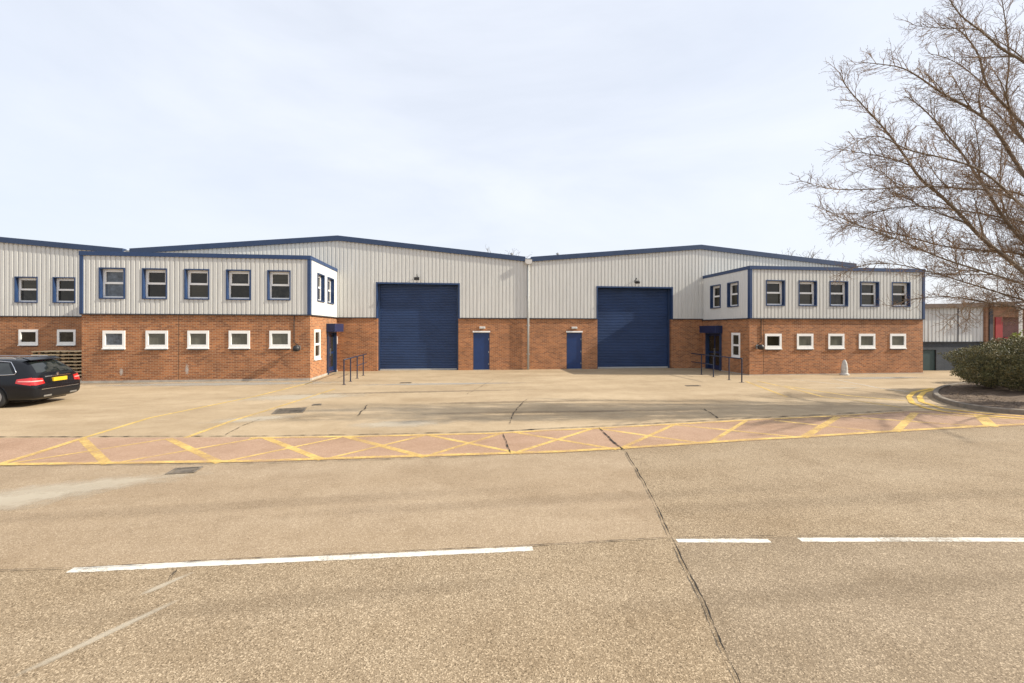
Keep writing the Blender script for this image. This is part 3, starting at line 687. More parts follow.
# ------------------------------------------------------------------ pallets
def make_pallet():
    t = empty('pallet', (0, 0, 0)); 
    b = MB()
    for i in range(7): y = -.5 + i * (.9 / 6); b.box((-.6, y, .132), (.6, y + .1, .162))
    b.build('top_boards', M['wood'], t)
    b = MB()
    for x in (-.58, -.0725, .435): b.box((x, -.47, .1105), (x + .145, .47, .1315))
    b.build('stringer_boards', M['wood'], t)
    for x in (-.58, -.0725, .435):
        for y in (-.44, -.07, .32): b = MB(); b.box((x, y, .0225), (x + .12, y + .12, .11)); b.build('block', M['wood_dark'], t)
    b = MB()
    for y in (-.5, -.05, .4): b.box((-.6, y, 0), (.6, y + .1, .022))
    b.build('bottom_boards', M['wood'], t)
    return t
proto = make_pallet(); first = True
names = ['lowest','second lowest','third lowest','fourth lowest','fourth from top','third from top','second from top','topmost']
for s, (x, y) in enumerate(((-19.6, 23.9), (-18.3, 23.85))):
    for k in range(8):
        o = proto if first else copy_tree(proto); first = False
        o.location = (x + random.uniform(-.02, .02), y + random.uniform(-.02, .02), 0.012 + k * .1625); o.rotation_euler = (0, 0, random.uniform(-.015, .015))
        tag(o, '%s pallet of the %s wooden stack by the left office block' % (names[k], 'left' if s == 0 else 'right'), 'pallet', 'wooden pallets stacked behind the car')
# ------------------------------------------------------------------ low store at the right
XS0, XS1, YS = 25.42, 30.95, 22.7
t = empty('store_building', (27.3, YS, 0), 'low grey clad store with dark base and brown roof beside the right office block', 'store')
W = Wall((XS0, YS), (1, 0), (0, -1)); Wd = XS1 - XS0
b = flat(W, 0, Wd, 0, 1.66, [(.65, 2.3, 0, 1.22)], 0, .12); b.build('dark_wall', M['brick_dark'], t)
b = MB(); W.box(b, .68, 2.27, .02, 1.2, -.1, -.06); b.build('door', M['green_door'], t)
ribbed(W, 0, Wd, 1.70, lambda u: 3.66 + .03 * u, [], pitch=.25).build('cladding', M['clad_far'], t)
b = MB(); W.box(b, 0, Wd, 1.662, 1.70, -.05, .08); W.box(b, Wd * .66, Wd * .66 + .07, 1.70, 3.7, .0, .07); b.build('drip_flashing', M['dark'], t)
b = MB(); b.prism([(XS0 + .0, YS - .25, 3.62), (XS1, YS - .25, 3.74), (XS1, YS - .25, 3.98), (XS0, YS - .25, 3.86)], (0, 8, 0)); b.build('roof', M['roof_brown'], t)
b = MB(); b.box((XS0, YS + .15, 0), (XS0 + .2, YS + 7.5, 3.6)); b.box((XS1 - .2, YS + .15, 0), (XS1, YS + 7.5, 3.6)); b.box((XS0 + .2, YS + 7.3, 0), (XS1 - .2, YS + 7.5, 3.6)); b.build('store_wall', M['clad_far'], t)
# neighbouring brick building with red doorway
YN = 22.55; x0 = XS1 + .02
t = empty('brick_building', (38, YN, 0), 'low brick building with a red painted pier, partly hidden behind the hedge', 'building')
b = MB(); b.box((x0 - .12, YN - .02, 0), (x0 - .01, YN + .12, 3.74)); b.build('brick_pier', M['brick_far'], t)
W = Wall((x0, YN), (1, 0), (0, -1)); Wd = 16.0
b = flat(W, 0, Wd, 0, 3.76, [(.95, 4.2, 0, 3.15)], 0, .3); b.build('brick_wall', M['brick_far'], t)
b = MB(); W.box(b, .08, .32, 0, 3.7, .002, .06); b.build('downpipe', M['dark'], t)
b = MB(); W.box(b, .50, .98, 0, 3.15, .003, .05); b.build('red_pier', M['red'], t)
b = MB(); W.box(b, .98, 4.2, 0, 3.15, -.30, -.27); b.build('infill_wall', M['purple_brick'], t)
b = MB(); W.box(b, 1.5, 3.1, 0, 1.95, -.265, -.2); b.build('door', M['red'], t)
b = MB(); b.prism([(x0, YN - .35, 3.77), (x0 + Wd, YN - .35, 4.3), (x0 + Wd, YN - .35, 4.55), (x0, YN - .35, 4.02)], (0, 9, 0)); b.build('roof', M['roof_brown'], t)
b = MB(); b.box((x0 + .02, YN + .31, 0), (x0 + .2, YN + 8, 3.74)); b.box((x0 + Wd - .2, YN + .31, 0), (x0 + Wd, YN + 8, 3.74)); b.box((x0 + .2, YN + 7.8, 0), (x0 + Wd - .2, YN + 8, 3.74)); b.build('shed_wall', M['brick_far'], t)
g = PT(1020.5, 330, 21.5)
t = empty('lamp_post', (g.x, g.y, 0), 'pale slim post standing behind the hedge at the right edge', 'post')
b = MB(); b.tube([(g.x, g.y, 0), (g.x, g.y, 3.45)], .06, 8); b.build('pole', M['white'], t)
b = MB(); b.lathe((g.x, g.y, 3.4), [(.12, 0), (.2, .1), (.16, .26), (.04, .3)], 12); b.build('lamp_head', M['white'], t, smooth=True)
# ------------------------------------------------------------------ kerbed island
KO = [(1200,423.5),(1100,418.7),(1024,415.2),(985,411.8),(955,406.6),(938,401.2),(931.5,396),(935,391),(947,387.2),(975,384.2),(1010,382.6),(1060,381.5),(1200,380)]
kp = [Vector(G(*p)) for p in KO]
def smooth_poly(P, n=3):
    for _ in range(n):
        Q = [P[0]]
        for a, c in zip(P, P[1:]): Q += [a.lerp(c, .25), a.lerp(c, .75)]
        P = Q + [P[-1]]
    return P
kp = smooth_poly(kp)
def inset(P, d):
    Q = []
    for i, p in enumerate(P):
        tg = (P[min(i + 1, len(P) - 1)] - P[max(i - 1, 0)]).normalized(); Q.append(p + Vector((tg.y, -tg.x, 0)) * d)
    return Q
kin = inset(kp, .15)
b = MB()
for i in range(len(kp) - 1):
    a, c, e, f = kp[i], kp[i + 1], kin[i + 1], kin[i]; h = .14
    u = lambda v, z: (v.x, v.y, z)
    b.face([u(a, 0), u(c, 0), u(c, h - .02), u(a, h - .02)])
    a2, c2 = a.lerp(f, .12), c.lerp(e, .12)
    b.face([u(a, h - .02), u(c, h - .02), u(c2, h), u(a2, h)]); b.face([u(a2, h), u(c2, h), u(e, h), u(f, h)]); b.face([u(f, h), u(e, h), u(e, 0), u(f, 0)])
struct(b.build('kerb', M['kerb']))
b = MB()
# soil: fan grid with humps
cen = sum(kin, Vector()) / len(kin); rings = 8
for i in range(len(kin) - 1):
    for k in range(rings):
        q = []
        for (p, s) in ((kin[i], k), (kin[i + 1], k), (kin[i + 1], k + 1), (kin[i], k + 1)):
            v = p.lerp(cen, s / rings); h = .10 + .10 * math.sin(math.pi * .5 * s / rings) + .05 * mnoise.noise(Vector((v.x * 2.2, v.y * 2.2, 0))) * (1 if s else 0)
            q.append((v.x, v.y, h))
        b.face(q)
struct(b.build('soil_bed', M['soil'], smooth=True))
# ------------------------------------------------------------------ hedge
def hedge(name, c, rx, ry, h, n, mats, label, cat, seed, leaf=.045, stems=True, ang=0):
    rnd = random.Random(seed); t = empty(name, (c[0], c[1], .1), label, cat)
    b = MB(); pts = []; ca, sa = math.cos(ang), math.sin(ang)
    while len(pts) < n:
        th = rnd.uniform(0, 2 * math.pi); ph = math.acos(rnd.uniform(-.75, 1)); rr = (1 - rnd.random() ** 2.2 * .42)
        d = Vector((math.sin(ph) * math.cos(th), math.sin(ph) * math.sin(th), math.cos(ph)))
        nn = mnoise.noise(d * 2.1 + Vector((seed, 0, 0))) * .17 + mnoise.noise(d * 6.5 + Vector((0, seed, 0))) * .14 + mnoise.noise(d * 15) * .08
        rr *= (1 + nn)
        q = Vector((abs(d.x) ** .85 * math.copysign(1, d.x) * rx, d.y * ry, 0)) * rr; z = h * .46 + d.z * h * .54 * rr
        if z < .12: continue
        if z < .45: q *= .86 + z * .31
        x = c[0] + q.x * ca - q.y * sa; y = c[1] + q.x * sa + q.y * ca
        pts.append((x, y, z + .1, rr, d))
    for (x, y, z, rr, d) in pts:
        s = leaf * rnd.uniform(.6, 1.35); u = Vector([rnd.gauss(0, 1) for _ in range(3)]).normalized(); u = (u + d * .5).normalized()
        v = u.orthogonal().normalized(); v.rotate(Matrix.Rotation(rnd.uniform(0, 6.28), 3, u)); p = Vector((x, y, z))
        wv = u.cross(v)
        b.m = 0 if rnd.random() < .68 else 1
        b.face([p - v * s, p + wv * s * .45, p + v * s, p - wv * s * .45])
    b.build('foliage', mats, t)
    if stems:
        b = MB()
        for i in range(46):
            th = rnd.uniform(0, 6.28); r0 = rnd.uniform(.05, .35); r1 = rnd.uniform(.5, .93)
            p0 = Vector((math.cos(th) * rx * r0, math.sin(th) * ry * r0, 0)); p1 = Vector((math.cos(th) * rx * r1, math.sin(th) * ry * r1, h * rnd.uniform(.4, .85)))
            P = []
            for k in range(5):
                q = p0.lerp(p1, k / 4); q.z = p1.z * (k / 4) ** .8; P.append((c[0] + q.x * ca - q.y * sa, c[1] + q.x * sa + q.y * ca, q.z + .08))
            b.tube(P, [.03, .024, .018, .012, .006], 5)
        b.build('stems', M['bark'], t)
    return t
hc = PT(1053, 380, 16.2)
hedge('hedge', (hc.x, hc.y), 3.25, 1.75, 2.02, 130000, [M['leaf'], M['leaf_dark']], 'dense rounded dark green evergreen hedge on the kerbed soil island', 'hedge', 3, ang=-TH, leaf=.026)
hc2 = PT(1032, 345, 19.5)
hedge('lime_shrub', (hc2.x, hc2.y), 1.3, .8, 2.15, 7000, [M['leaf_lime'], M['leaf_lime']], 'yellow green shrub just showing over the dark hedge', 'shrub', 9, leaf=.05, ang=0)
# leaf litter under the hedge
b = MB(); rnd = random.Random(5)
for _ in range(2600):
    i = rnd.randrange(3, len(kin) - 1); v = kin[i].lerp(cen, rnd.uniform(.02, .5)); s = rnd.uniform(.015, .04); a = rnd.uniform(0, 6.28)
    z = .165; u = Vector((math.cos(a), math.sin(a), .2)) * s; k = Vector((-math.sin(a), math.cos(a), rnd.uniform(-.3, .3))) * s * .6
    p = Vector((v.x, v.y, z)); b.face([p - u, p + k, p + u, p - k])
o = b.build('leaf_litter', mat('litter', (.22,.15,.09), .9, var=.3, vscale=9)); tag(o, 'dry fallen leaves scattered on the soil under the hedge', 'leaf litter', kind='stuff')
# ------------------------------------------------------------------ bare trees
def grow(rnd, limbs, mb_big, mb_tw, lv_n, droop=.0, tw_r=.0042):
    """limbs: list of (points, r0, r1). Side shoots, then twigs, then buds."""
    def curve(p, d, ln, n, bend, upt):
        P = [p.copy()]; q = p.copy(); d = d.copy()
        for i in range(n):
            d = (d + Vector([rnd.gauss(0, bend) for _ in range(3)]) + Vector((0, 0, upt))).normalized(); q = q + d * (ln / n); P.append(q.copy())
        return P
    def shoots(P, lens, spacing, lvl, r):
        seg = [(b - a).length for a, b in zip(P, P[1:])]; tot = sum(seg)
        if tot < 1e-4: return
        s = spacing * rnd.uniform(.3, 1); side = rnd.uniform(0, 6.28)
        start = tot * (.12 if lvl == 1 else .06)
        s += start
        while s < tot:
            a = s; i = 0
            while i < len(seg) - 1 and a > seg[i]: a -= seg[i]; i += 1
            p = P[i].lerp(P[i + 1], min(1, a / seg[i])); t = (P[i + 1] - P[i]).normalized()
            side += math.pi * rnd.uniform(.75, 1.25)
            o = t.orthogonal().normalized(); o.rotate(Matrix.Rotation(side, 3, t))
            an = R(rnd.uniform(22, 50)); d = (t * math.cos(an) + o * math.sin(an)); d.z += droop if lvl == 1 else .02
            k = 1 - .74 * s / tot
            ln = lens * k * rnd.uniform(.55, 1.25)
            if lvl == 1:
                Q = curve(p, d.normalized(), ln, 7, .09, .012); rr = max(.008, r * .5 * k)
                mb_tw.tube(Q, [rr + (tw_r * .9 - rr) * j / 7 for j in range(8)], 4, False); shoots(Q, lv_n[0], lv_n[1], 2, rr)
            elif lvl == 2:
                Q = curve(p, d.normalized(), ln, 4, .13, .03); rr = max(.0055, r * .5)
                mb_tw.tube(Q, [rr, rr * .8, rr * .65, rr * .5, tw_r * .7], 3, False); shoots(Q, lv_n[2], lv_n[3], 3, rr)
            else:
                Q = curve(p, d.normalized(), ln, 2, .15, .06)
                mb_tw.tube(Q, [tw_r, tw_r * .85, tw_r * .5], 3, False)
                if rnd.random() < .5:
                    e = Q[-1]; dd = (Q[-1] - Q[-2]).normalized() * .022
                    mb_tw.tube([e - dd * .3, e + dd * .5, e + dd * 1.2], [tw_r, tw_r * 1.6, tw_r * .4], 3, False)
            s += spacing * rnd.uniform(.6, 1.4)
    for (P, r0, r1, l1, sp) in limbs:
        n = len(P); mb_big.tube(P, [r0 + (r1 - r0) * (i / (n - 1)) ** .8 for i in range(n)], 8, False)
        shoots(P, l1, sp, 1, (r0 + r1) / 2)
def smoothc(P, n=2):
    for _ in range(n):
        Q = [P[0]]
        for a, c in zip(P, P[1:]): Q += [a.lerp(c, .25), a.lerp(c, .75)]
        P = Q + [P[-1]]
    return P
rnd = random.Random(21)
TB = PT(1150, 400, 13.3); TB = Vector((TB.x, TB.y, .12))
t = empty('bare_tree', TB, 'large bare tree at the right edge, branches reaching towards the office block', 'tree')
big = MB(); tw = MB()
trunk = [TB + Vector((0, 0, z)) + Vector((.05 * math.sin(z), .05 * math.cos(z * 1.3), 0)) for z in (0, .25, .8, 1.5, 2.3, 3.2, 4.4, 6, 7.8, 9.6, 11.2)]
mt = MB(); mt.tube(trunk, [.38, .30, .26, .245, .235, .22, .19, .15, .11, .07, .03], 14)
mt.build('trunk', M['bark'], t, smooth=True)
def LB(z0, pxs, Za, Zb, r0, r1, l1, sp):
    base = TB + Vector((0, 0, z0)); n = len(pxs); P = [base]
    for i, p in enumerate(pxs): P.append(PT(p[0], p[1], Za + (Zb - Za) * i / (n - 1)))
    return (smoothc(P), r0, r1, l1, sp)
limbs = [
 LB(1.9, [(1085,330),(1024,272),(1004,256),(980,237.5),(962,216),(938,193),(920,179.5),(906,158),(893,140),(886,131),(868,111),(846,88),(839.5,72)], 12.6, 10.8, .070, .007, 1.5, .105),
 LB(2.4, [(1095,300),(1024,243),(1004,219),(988,193),(975,174),(962,153),(945.6,133),(922,107),(905,96)], 12.8, 12.2, .065, .007, 1.6, .105),
 LB(3.0, [(1090,250),(1040,200),(1009,152),(1002,140),(990,122),(969,108),(950,98),(934,88),(917.5,76),(901,67),(880,64),(858,62)], 12.8, 11.2, .062, .006, 1.4, .11),
 LB(3.8, [(1090,190),(1024,126),(1009,110),(990,91),(983,77),(979.5,56),(969,40),(959.6,30),(940,23)], 12.8, 12.2, .058, .006, 1.3, .11),
 LB(4.9, [(1100,140),(1050,85),(1024,61),(1002,50),(988,37),(974,26),(960,16),(948,-2),(942,-15)], 12.5, 11.8, .055, .006, 1.3, .12),
 LB(2.2, [(1090,290),(1024,253),(991,251),(949,248),(912,238),(880,230),(850,226),(826,219)], 13.2, 12.3, .045, .005, 1.4, .095),
 LB(2.6, [(1090,240),(1024,190),(964,189),(938,186),(901,187.5),(859,190),(825,189),(796,179)], 12.4, 10.8, .038, .005, .9, .10),
 LB(1.8, [(1090,325),(1024,300),(980,287),(935,273),(890,262),(856,266),(838,276)], 12.6, 11.6, .034, .005, 1.1, .10),
 LB(2.0, [(1090,310),(1024,284),(975,269),(940,258),(900,240),(860,226),(832,214),(820,206)], 12.0, 11.0, .040, .005, 1.3, .10),
 LB(2.8, [(1100,270),(1040,225),(990,215),(945,208),(905,205),(868,214),(838,232)], 13.4, 12.8, .040, .005, 1.4, .095),
 LB(3.4, [(1100,200),(1024,150),(1004,100),(1010,60),(1005,20),(998,-20)], 13.4, 12.8, .055, .006, 1.4, .11),
 LB(2.7, [(1100,260),(1030,215),(985,170),(945,158),(905,150),(880,134),(858,140),(842,150)], 11.8, 10.6, .040, .005, 1.2, .10),
 LB(1.7, [(1110,335),(1040,312),(990,303),(950,296),(915,298),(890,306)], 12.6, 12.0, .032, .005, .9, .12),
 LB(2.0, [(1100,305),(1050,270),(1020,235),(1000,205),(1000,160),(1005,120)], 13.8, 14.3, .055, .006, 1.5, .10)]
sub = []
for (P, r0, r1, l1, sp) in limbs:      # secondary limbs forking off the main ones
    for q in range(3):
        i = int(len(P) * rnd.uniform(.30, .68)); tg = (P[i + 1] - P[i - 1]).normalized(); o = tg.orthogonal().normalized(); o.rotate(Matrix.Rotation(rnd.uniform(0, 6.28), 3, tg))
        d = (tg + o * rnd.uniform(.3, .6)).normalized(); Q = [P[i].copy()]; n = 6; ln = rnd.uniform(1.2, 2.2)
        for k in range(n):
            d = (d + Vector([rnd.gauss(0, .07) for _ in range(3)]) + Vector((0, 0, .01))).normalized(); Q.append(Q[-1] + d * ln / n)
        rr = (r0 + (r1 - r0) * i / len(P)) * .62
        sub.append((smoothc(Q, 1), rr, .005, .85, .11))
limbs += sub
for i in range(13):      # the sides away from the picture
    a = rnd.uniform(-2.2, 1.5); z0 = rnd.uniform(2.2, 6.5); d = Vector((math.cos(a), math.sin(a), rnd.uniform(.35, .9))).normalized(); P = [TB + Vector((0, 0, z0))]
    for k in range(7):
        d = (d + Vector([rnd.gauss(0, .1) for _ in range(3)]) + Vector((0, 0, .02))).normalized(); P.append(P[-1] + d * .72)
    limbs.append((smoothc(P, 1), .06, .01, 1.1, .45))
grow(rnd, limbs, big, tw, (.52, .095, .20, .08), droop=-.01, tw_r=.0033)
big.build('limbs', M['bark'], t, smooth=True); tw.build('twigs', M['twig'], t)
print('tree faces', len(tw.f))
def far_tree(px, py, Z, label, seed, spread=1.0):
    rn = random.Random(seed); top = PT(px, py, Z); b0 = Vector((top.x, top.y, 0)); H = top.z
    t = empty('distant_tree', b0, label, 'tree', 'bare trees behind the warehouses')
    m = MB(); m.tube([b0, b0 + Vector((0, 0, H * .5)), b0 + Vector((0, 0, H * .8))], [.35, .25, .1], 8); m.build('trunk', M['bark'], t)
    L_ = []; 
    for i in range(16):
        a = i * 2.4; z0 = H * rn.uniform(.35, .75); d = Vector((math.cos(a) * .8, math.sin(a) * .8, rn.uniform(.7, 1.4))).normalized(); P = [b0 + Vector((0, 0, z0))]
        L0 = (H - z0) * 1.02
        for k in range(5): d = (d + Vector([rn.gauss(0, .1) for _ in range(3)])).normalized(); P.append(P[-1] + d * L0 / 5 * spread)
        L_.append((P, .09, .02, 2.0, .6))
    big = MB(); tw = MB(); grow(rn, L_, big, tw, (1.0, .35, .5, .35), tw_r=.02)
    big.build('limbs', M['bark'], t); tw.build('twigs', M['twig_far'], t)
far_tree(504, 246.5, 75, 'distant bare treetop just above the valley between the middle roofs', 4)
far_tree(622, 244.5, 80, 'faint distant bare treetop above the right warehouse roof', 5, .8)
far_tree(800, 241, 70, 'distant bare treetop beside the big tree twigs above the right roof end', 6, .8)
# small roof vent at the valley
for px, py, lab in ((557.5, 251.5, 'tiny grey flue poking above the left slope of the right warehouse roof'), (511.5, 252.5, 'tiny dark flue poking above the roof just left of the valley')):
    x = XF(px, 28); b = MB(); b.tube([(x, 28, 6.4), (x, 28, EYE + (HOR - py) / F * 27.5)], .05, 8); b.lathe((x, 28, EYE + (HOR - py) / F * 27.5), [(.1, 0), (.1, .06), (.02, .12)], 8)
    tag(b.build('roof_flue', M['steel']), lab, 'flue')
# ------------------------------------------------------------------ car
def build_car(loc, rz):
    t = empty('parked_car', (0, 0, 0), 'glossy black estate car with yellow number plate parked at the left edge', 'car')
    pm = mat('car_black', (.008,.009,.012), .12, var=.1, spec=.35); glassm_ = mat('car_glass', (.02,.024,.022), .04, spec=.9, var=.3)
    chrome = mat('chrome', (.75,.75,.76), .12, metal=1, var=.02); redl = mat('tail_red', (.55,.012,.012), .12, var=.2, coat=1, vscale=8)
    pale = mat('lamp_pale', (.75,.35,.32), .2); tyre = mat('tyre', (.02,.02,.02), .8); rim = mat('rim', (.45,.46,.47), .3, metal=.7)
    plate = mat('plate_yellow', (.62,.42,.02), .5, var=.02); under = mat('underbody', (.012,.012,.012), .8)
    # x: 0 rear bumper, -4.9 nose. profile: bottom centre .. top centre of the half section
    S = [
     (.000, [(0,.34),(.55,.34),(.70,.37),(.72,.44),(.72,.56),(.70,.60),(.60,.61),(.35,.62),(0,.62)]),
     (-.035,[(0,.26),(.68,.26),(.80,.32),(.83,.44),(.83,.57),(.81,.64),(.70,.66),(.40,.67),(0,.68)]),
     (-.10, [(0,.22),(.72,.22),(.86,.30),(.89,.46),(.885,.64),(.86,.78),(.78,.88),(.45,.93),(0,.95)]),
     (-.17, [(0,.20),(.74,.20),(.89,.28),(.91,.48),(.905,.68),(.88,.86),(.80,1.00),(.50,1.05),(0,1.07)]),
     (-.38, [(0,.19),(.76,.19),(.90,.26),(.925,.50),(.92,.72),(.89,.93),(.76,1.20),(.52,1.29),(0,1.31)]),
     (-.60, [(0,.18),(.78,.18),(.91,.25),(.93,.50),(.925,.74),(.895,.95),(.71,1.36),(.52,1.44),(0,1.46)]),
     (-.95, [(0,.18),(.78,.18),(.91,.25),(.93,.50),(.925,.75),(.895,.96),(.69,1.40),(.52,1.475),(0,1.50)]),
     (-1.9, [(0,.18),(.78,.18),(.91,.25),(.925,.50),(.92,.75),(.89,.95),(.68,1.42),(.52,1.49),(0,1.51)]),
     (-2.7, [(0,.18),(.78,.18),(.91,.25),(.925,.50),(.92,.75),(.89,.94),(.68,1.41),(.52,1.475),(0,1.50)]),
     (-3.15,[(0,.18),(.78,.18),(.91,.25),(.925,.50),(.92,.74),(.88,.93),(.70,1.22),(.55,1.31),(0,1.34)]),
     (-3.6, [(0,.18),(.78,.18),(.91,.25),(.925,.50),(.915,.72),(.87,.91),(.76,.97),(.60,1.00),(0,1.03)]),
     (-4.3, [(0,.19),(.76,.19),(.89,.26),(.91,.48),(.90,.68),(.84,.82),(.72,.86),(.50,.89),(0,.92)]),
     (-4.75,[(0,.22),(.66,.22),(.80,.30),(.83,.46),(.82,.60),(.76,.70),(.64,.74),(.42,.77),(0,.79)]),
     (-4.90,[(0,.34),(.50,.34),(.62,.38),(.66,.46),(.66,.54),(.62,.58),(.52,.60),(.34,.61),(0,.62)])]
    bm = bmesh.new(); ringsv = []
    for x, pr in S:
        ring = [bm.verts.new((x, y, z)) for y, z in pr] + [bm.verts.new((x, -y, z)) for y, z in reversed(pr[1:-1])]
        ringsv.append(ring)
    k = len(ringsv[0])
    for a, c in zip(ringsv, ringsv[1:]):
        for i in range(k): bm.faces.new((a[i], a[(i + 1) % k], c[(i + 1) % k], c[i]))
    bm.faces.new(ringsv[0]); bm.faces.new(list(reversed(ringsv[-1])))
    bmesh.ops.recalc_face_normals(bm, faces=bm.faces)
    me = bpy.data.meshes.new('body'); bm.to_mesh(me); bm.free(); me.materials.append(pm)
    o = bpy.data.objects.new('body', me); C.objects.link(o); m = o.modifiers.new('s', 'SUBSURF'); m.levels = m.render_levels = 3
    # wheel arches
    cut = MB()
    for x in (-1.12, -3.95):
        for s in (-1, 1): cut.lathe((x, s * .82, .335), [(.385, -.16), (.385, .2)], 28, 'y')
    co = cut.build('cutter', under); cm = o.modifiers.new('b', 'BOOLEAN'); cm.operation = 'DIFFERENCE'; cm.object = co; cm.solver = 'EXACT'
    dg = bpy.context.evaluated_depsgraph_get(); dg.update(); ne = bpy.data.meshes.new_from_object(o.evaluated_get(dg))
    o.modifiers.clear(); o.data = ne; bpy.data.objects.remove(co)
    ne.polygons.foreach_set('use_smooth', [True] * len(ne.polygons)); o.parent = t; body = o
    if 'sharp_face' in ne.attributes: pass
    def wy(x, z):   # body half width at x,z (linear sections, pulled in slightly by subdivision)
        for (xa, pa), (xb, pb) in zip(S, S[1:]):
            if xb <= x <= xa:
                f = (x - xa) / (xb - xa); P = [(a[0] + (c[0] - a[0]) * f, a[1] + (c[1] - a[1]) * f) for a, c in zip(pa, pb)]
                for (y0, z0), (y1, z1) in zip(P[1:], P[2:]):
                    if z0 <= z <= z1 and z1 > z0: return y0 + (y1 - y0) * (z - z0) / (z1 - z0)
        return .9
    from mathutils.bvhtree import BVHTree
    bt = BVHTree.FromPolygons([v.co.copy() for v in ne.vertices], [tuple(p.vertices) for p in ne.polygons])
    def onside(x, z, s, off):
        h = bt.ray_cast(Vector((x, s * 2, z)), Vector((0, -s, 0)))
        return h[0] + h[1] * off if h[0] else Vector((x, s * .8, z))
    def onrear(y, z, off):
        h = bt.ray_cast(Vector((1, y, z)), Vector((-1, 0, 0)))
        return h[0] + h[1] * off if h[0] else Vector((-.1, y, z))
    def patch(fn, poly, name, m_, par, off, nsub=6):
        # poly: list of 4 corner (u,v); bilinear grid pressed on the body, with thickness
        b = MB(); g = []
        for i in range(nsub + 1):
            row = []
            for j in range(nsub + 1):
                a = Vector(poly[0]).lerp(Vector(poly[1]), i / nsub); c = Vector(poly[3]).lerp(Vector(poly[2]), i / nsub); q = a.lerp(c, j / nsub)
                row.append((fn(q.x, q.y, off), fn(q.x, q.y, -.01)))
            g.append(row)
        for i in range(nsub):
            for j in range(nsub): b.face([g[i][j][0], g[i + 1][j][0], g[i + 1][j + 1][0], g[i][j + 1][0]])
        for i in range(nsub):
            for j in (0, nsub): b.face([g[i][j][0], g[i + 1][j][0], g[i + 1][j][1], g[i][j][1]])
        for j in range(nsub):
            for i in (0, nsub): b.face([g[i][j][0], g[i][j + 1][0], g[i][j + 1][1], g[i][j][1]])
        return b.build(name, m_, par, smooth=False)
    for s in (-1, 1):
        fn = lambda x, z, off, s=s: onside(x, z, s, off)
        for nm, q in (('rear_quarter_window', [(-.62,1.02),(-1.45,1.0),(-1.45,1.36),(-.86,1.33)]), ('rear_door_window', [(-1.53,1.0),(-2.28,.99),(-2.28,1.37),(-1.53,1.365)]), ('front_door_window', [(-2.36,.99),(-3.3,.98),(-2.75,1.35),(-2.36,1.37)])):
            patch(fn, q, nm, glassm_, t, .006)
        b = MB()
        P = [onside(x, z, s, .012) for x, z in ((-3.3,.965),(-2.4,.975),(-1.5,.985),(-.8,.995),(-.58,1.01),(-.56,1.06),(-.66,1.2),(-.82,1.36),(-1.2,1.4),(-2.2,1.405),(-2.75,1.38))]
        b.tube(P, .011, 6); b.build('window_trim', chrome, t, smooth=True)
        patch(fn, [(-.14,.665),(-.52,.74),(-.50,.86),(-.16,.90)], 'tail_lamp', redl, t, .012)
        yy = s
        l = patch(lambda y, z, off: onrear(y, z, off), [(yy*.56,.70),(yy*.845,.665),(yy*.83,.885),(yy*.58,.86)], 'tail_lamp', redl, t, .014)
        patch(lambda y, z, off: onrear(y, z, off), [(yy*.60,.775),(yy*.83,.77),(yy*.83,.805),(yy*.60,.80)], 'lamp_strip', pale, l, .019)
        fc = lambda a, z, off, s=s: (lambda h: h[0] + h[1] * off if h[0] else Vector((-.1, s * .85, z)))(bt.ray_cast(Vector((-.3, s * .6, z)) + Vector((math.cos(a), s * math.sin(a), 0)) * 1.5, -Vector((math.cos(a), s * math.sin(a), 0))))
        patch(fc, [(.78, .668), (1.45, .70), (1.45, .885), (.78, .88)], 'tail_lamp', redl, t, .013)
        patch(fc, [(.78, .773), (1.4, .775), (1.4, .805), (.78, .802)], 'lamp_strip', pale, t, .02)
        l2 = patch(fn, [(-.17,.775),(-.46,.785),(-.46,.81),(-.17,.81)], 'lamp_strip', pale, t, .018)
        patch(fn, [(-4.45,.62),(-4.72,.60),(-4.68,.70),(-4.4,.76)], 'headlight', chrome, t, .01)
        patch(lambda y, z, off: onrear(y, z, off), [(yy*.35,.30),(yy*.62,.30),(yy*.62,.345),(yy*.35,.345)], 'exhaust_trim', rim, t, .012, 2)
        m_ = MB(); m_.lathe((-3.0, s * 1.0, 1.02), [(.03, -.1), (.09, -.08), (.1, .02), (.04, .06)], 12, 'y'); m_.build('door_mirror', pm, t, smooth=True)
    fr = lambda y, z, off: onrear(y, z, off)
    patch(fr, [(-.66,1.03),(.66,1.03),(.52,1.35),(-.52,1.35)], 'rear_window', glassm_, t, .006, 8)
    b = MB(); b.prism([(-.42,-.56,1.40),(-.62,-.56,1.47),(-.62,.56,1.47),(-.42,.56,1.40)], (0,0,.028)); b.build('spoiler', pm, t, bevel=.01)
    b = MB(); p = onrear(0, 1.385, .03); b.box((p.x - .02, -.2, 1.392), (p.x + .02, .2, 1.41)); b.build('brake_lamp', redl, t)
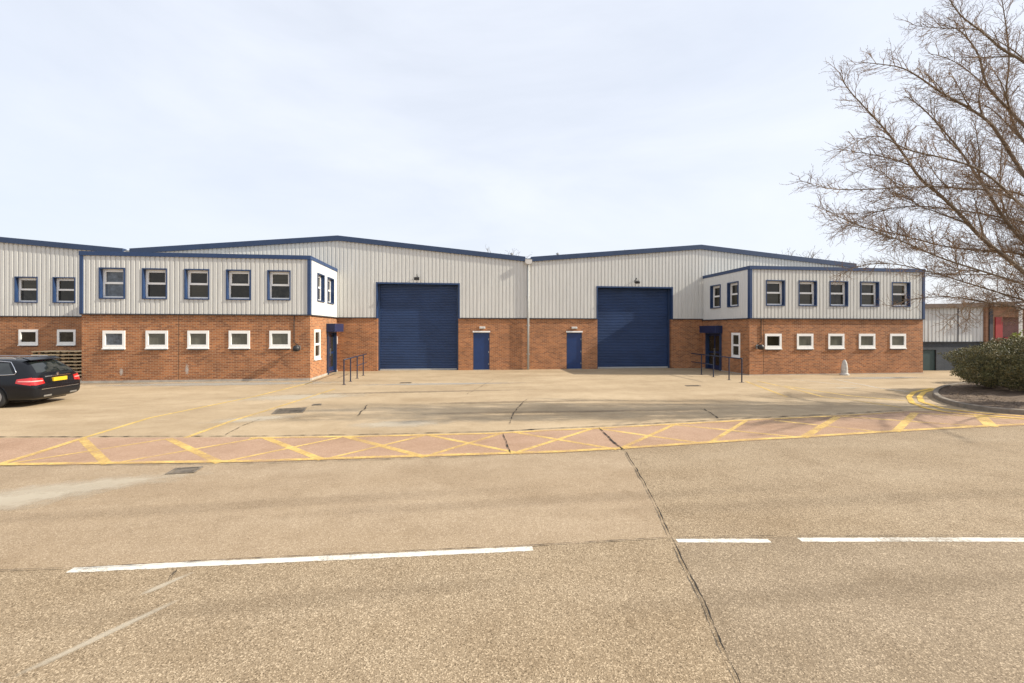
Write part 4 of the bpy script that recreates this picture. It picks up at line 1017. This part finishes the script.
    patch(fr, [(-.48,.885),(.48,.885),(.48,.91),(-.48,.91)], 'chrome_strip', chrome, t, .012, 4)
    pl = MB(); xs = max(onrear(0, .70, 0).x, onrear(0, .80, 0).x) + .012; pl.box((xs - .05, -.26, .735), (xs + .004, .26, .85)); pl.build('number_plate', plate, t)
    b = MB(); p = onrear(0, .965, .0); b.lathe((p.x + .005, 0, .955), [(.045, 0), (.045, .014), (.02, .02)], 16, 'x'); b.build('badge', chrome, t)
    patch(fr, [(-.70,.525),(.70,.525),(.70,.54),(-.70,.54)], 'bumper_trim', chrome, t, .008, 4)
    for s in (-1, 1):
        b = MB(); b.tube([(-.75, s*.60, 1.455), (-.85, s*.60, 1.49), (-2.6, s*.60, 1.50), (-2.75, s*.60, 1.465)], .012, 6); b.build('roof_rail', chrome, t)
    for x in (-1.12, -3.95):
        for s in (-1, 1):
            w_ = MB(); w_.lathe((x, s * .80, .335), [(.20, -.1), (.30, -.105), (.333, -.07), (.335, 0), (.333, .07), (.30, .105), (.235, .10)] , 32, 'y')
            wl = w_.build('wheel', tyre, t, smooth=True)
            r_ = MB(); r_.lathe((x, s * .80, .335), [(.02, s*.112), (.06, s*.112), (.062, s*.09)], 20, 'y')
            for q in range(10):
                a = q * math.pi / 5; dx, dz = math.cos(a), math.sin(a); nx, nz = -dz, dx
                r_.prism([(x + dx*.05 - nx*.012, s*.90, .335 + dz*.05 - nz*.012), (x + dx*.22 - nx*.02, s*.905, .335 + dz*.22 - nz*.02), (x + dx*.22 + nx*.02, s*.905, .335 + dz*.22 + nz*.02), (x + dx*.05 + nx*.012, s*.90, .335 + dz*.05 + nz*.012)], (0, -s*.02, 0))
            r_.lathe((x, s * .80, .335), [(.236, s*.101), (.236, s*.112), (.215, s*.112), (.215, s*.101)], 28, 'y')
            r_.build('rim', rim, wl)
    b = MB(); b.box((-4.5, -.6, .16), (-.3, .6, .24)); b.build('underbody', under, t)
    t.location = loc; t.rotation_euler = (0, 0, rz)
    return t
build_car((-12.74, 15.76, 0), R(3))
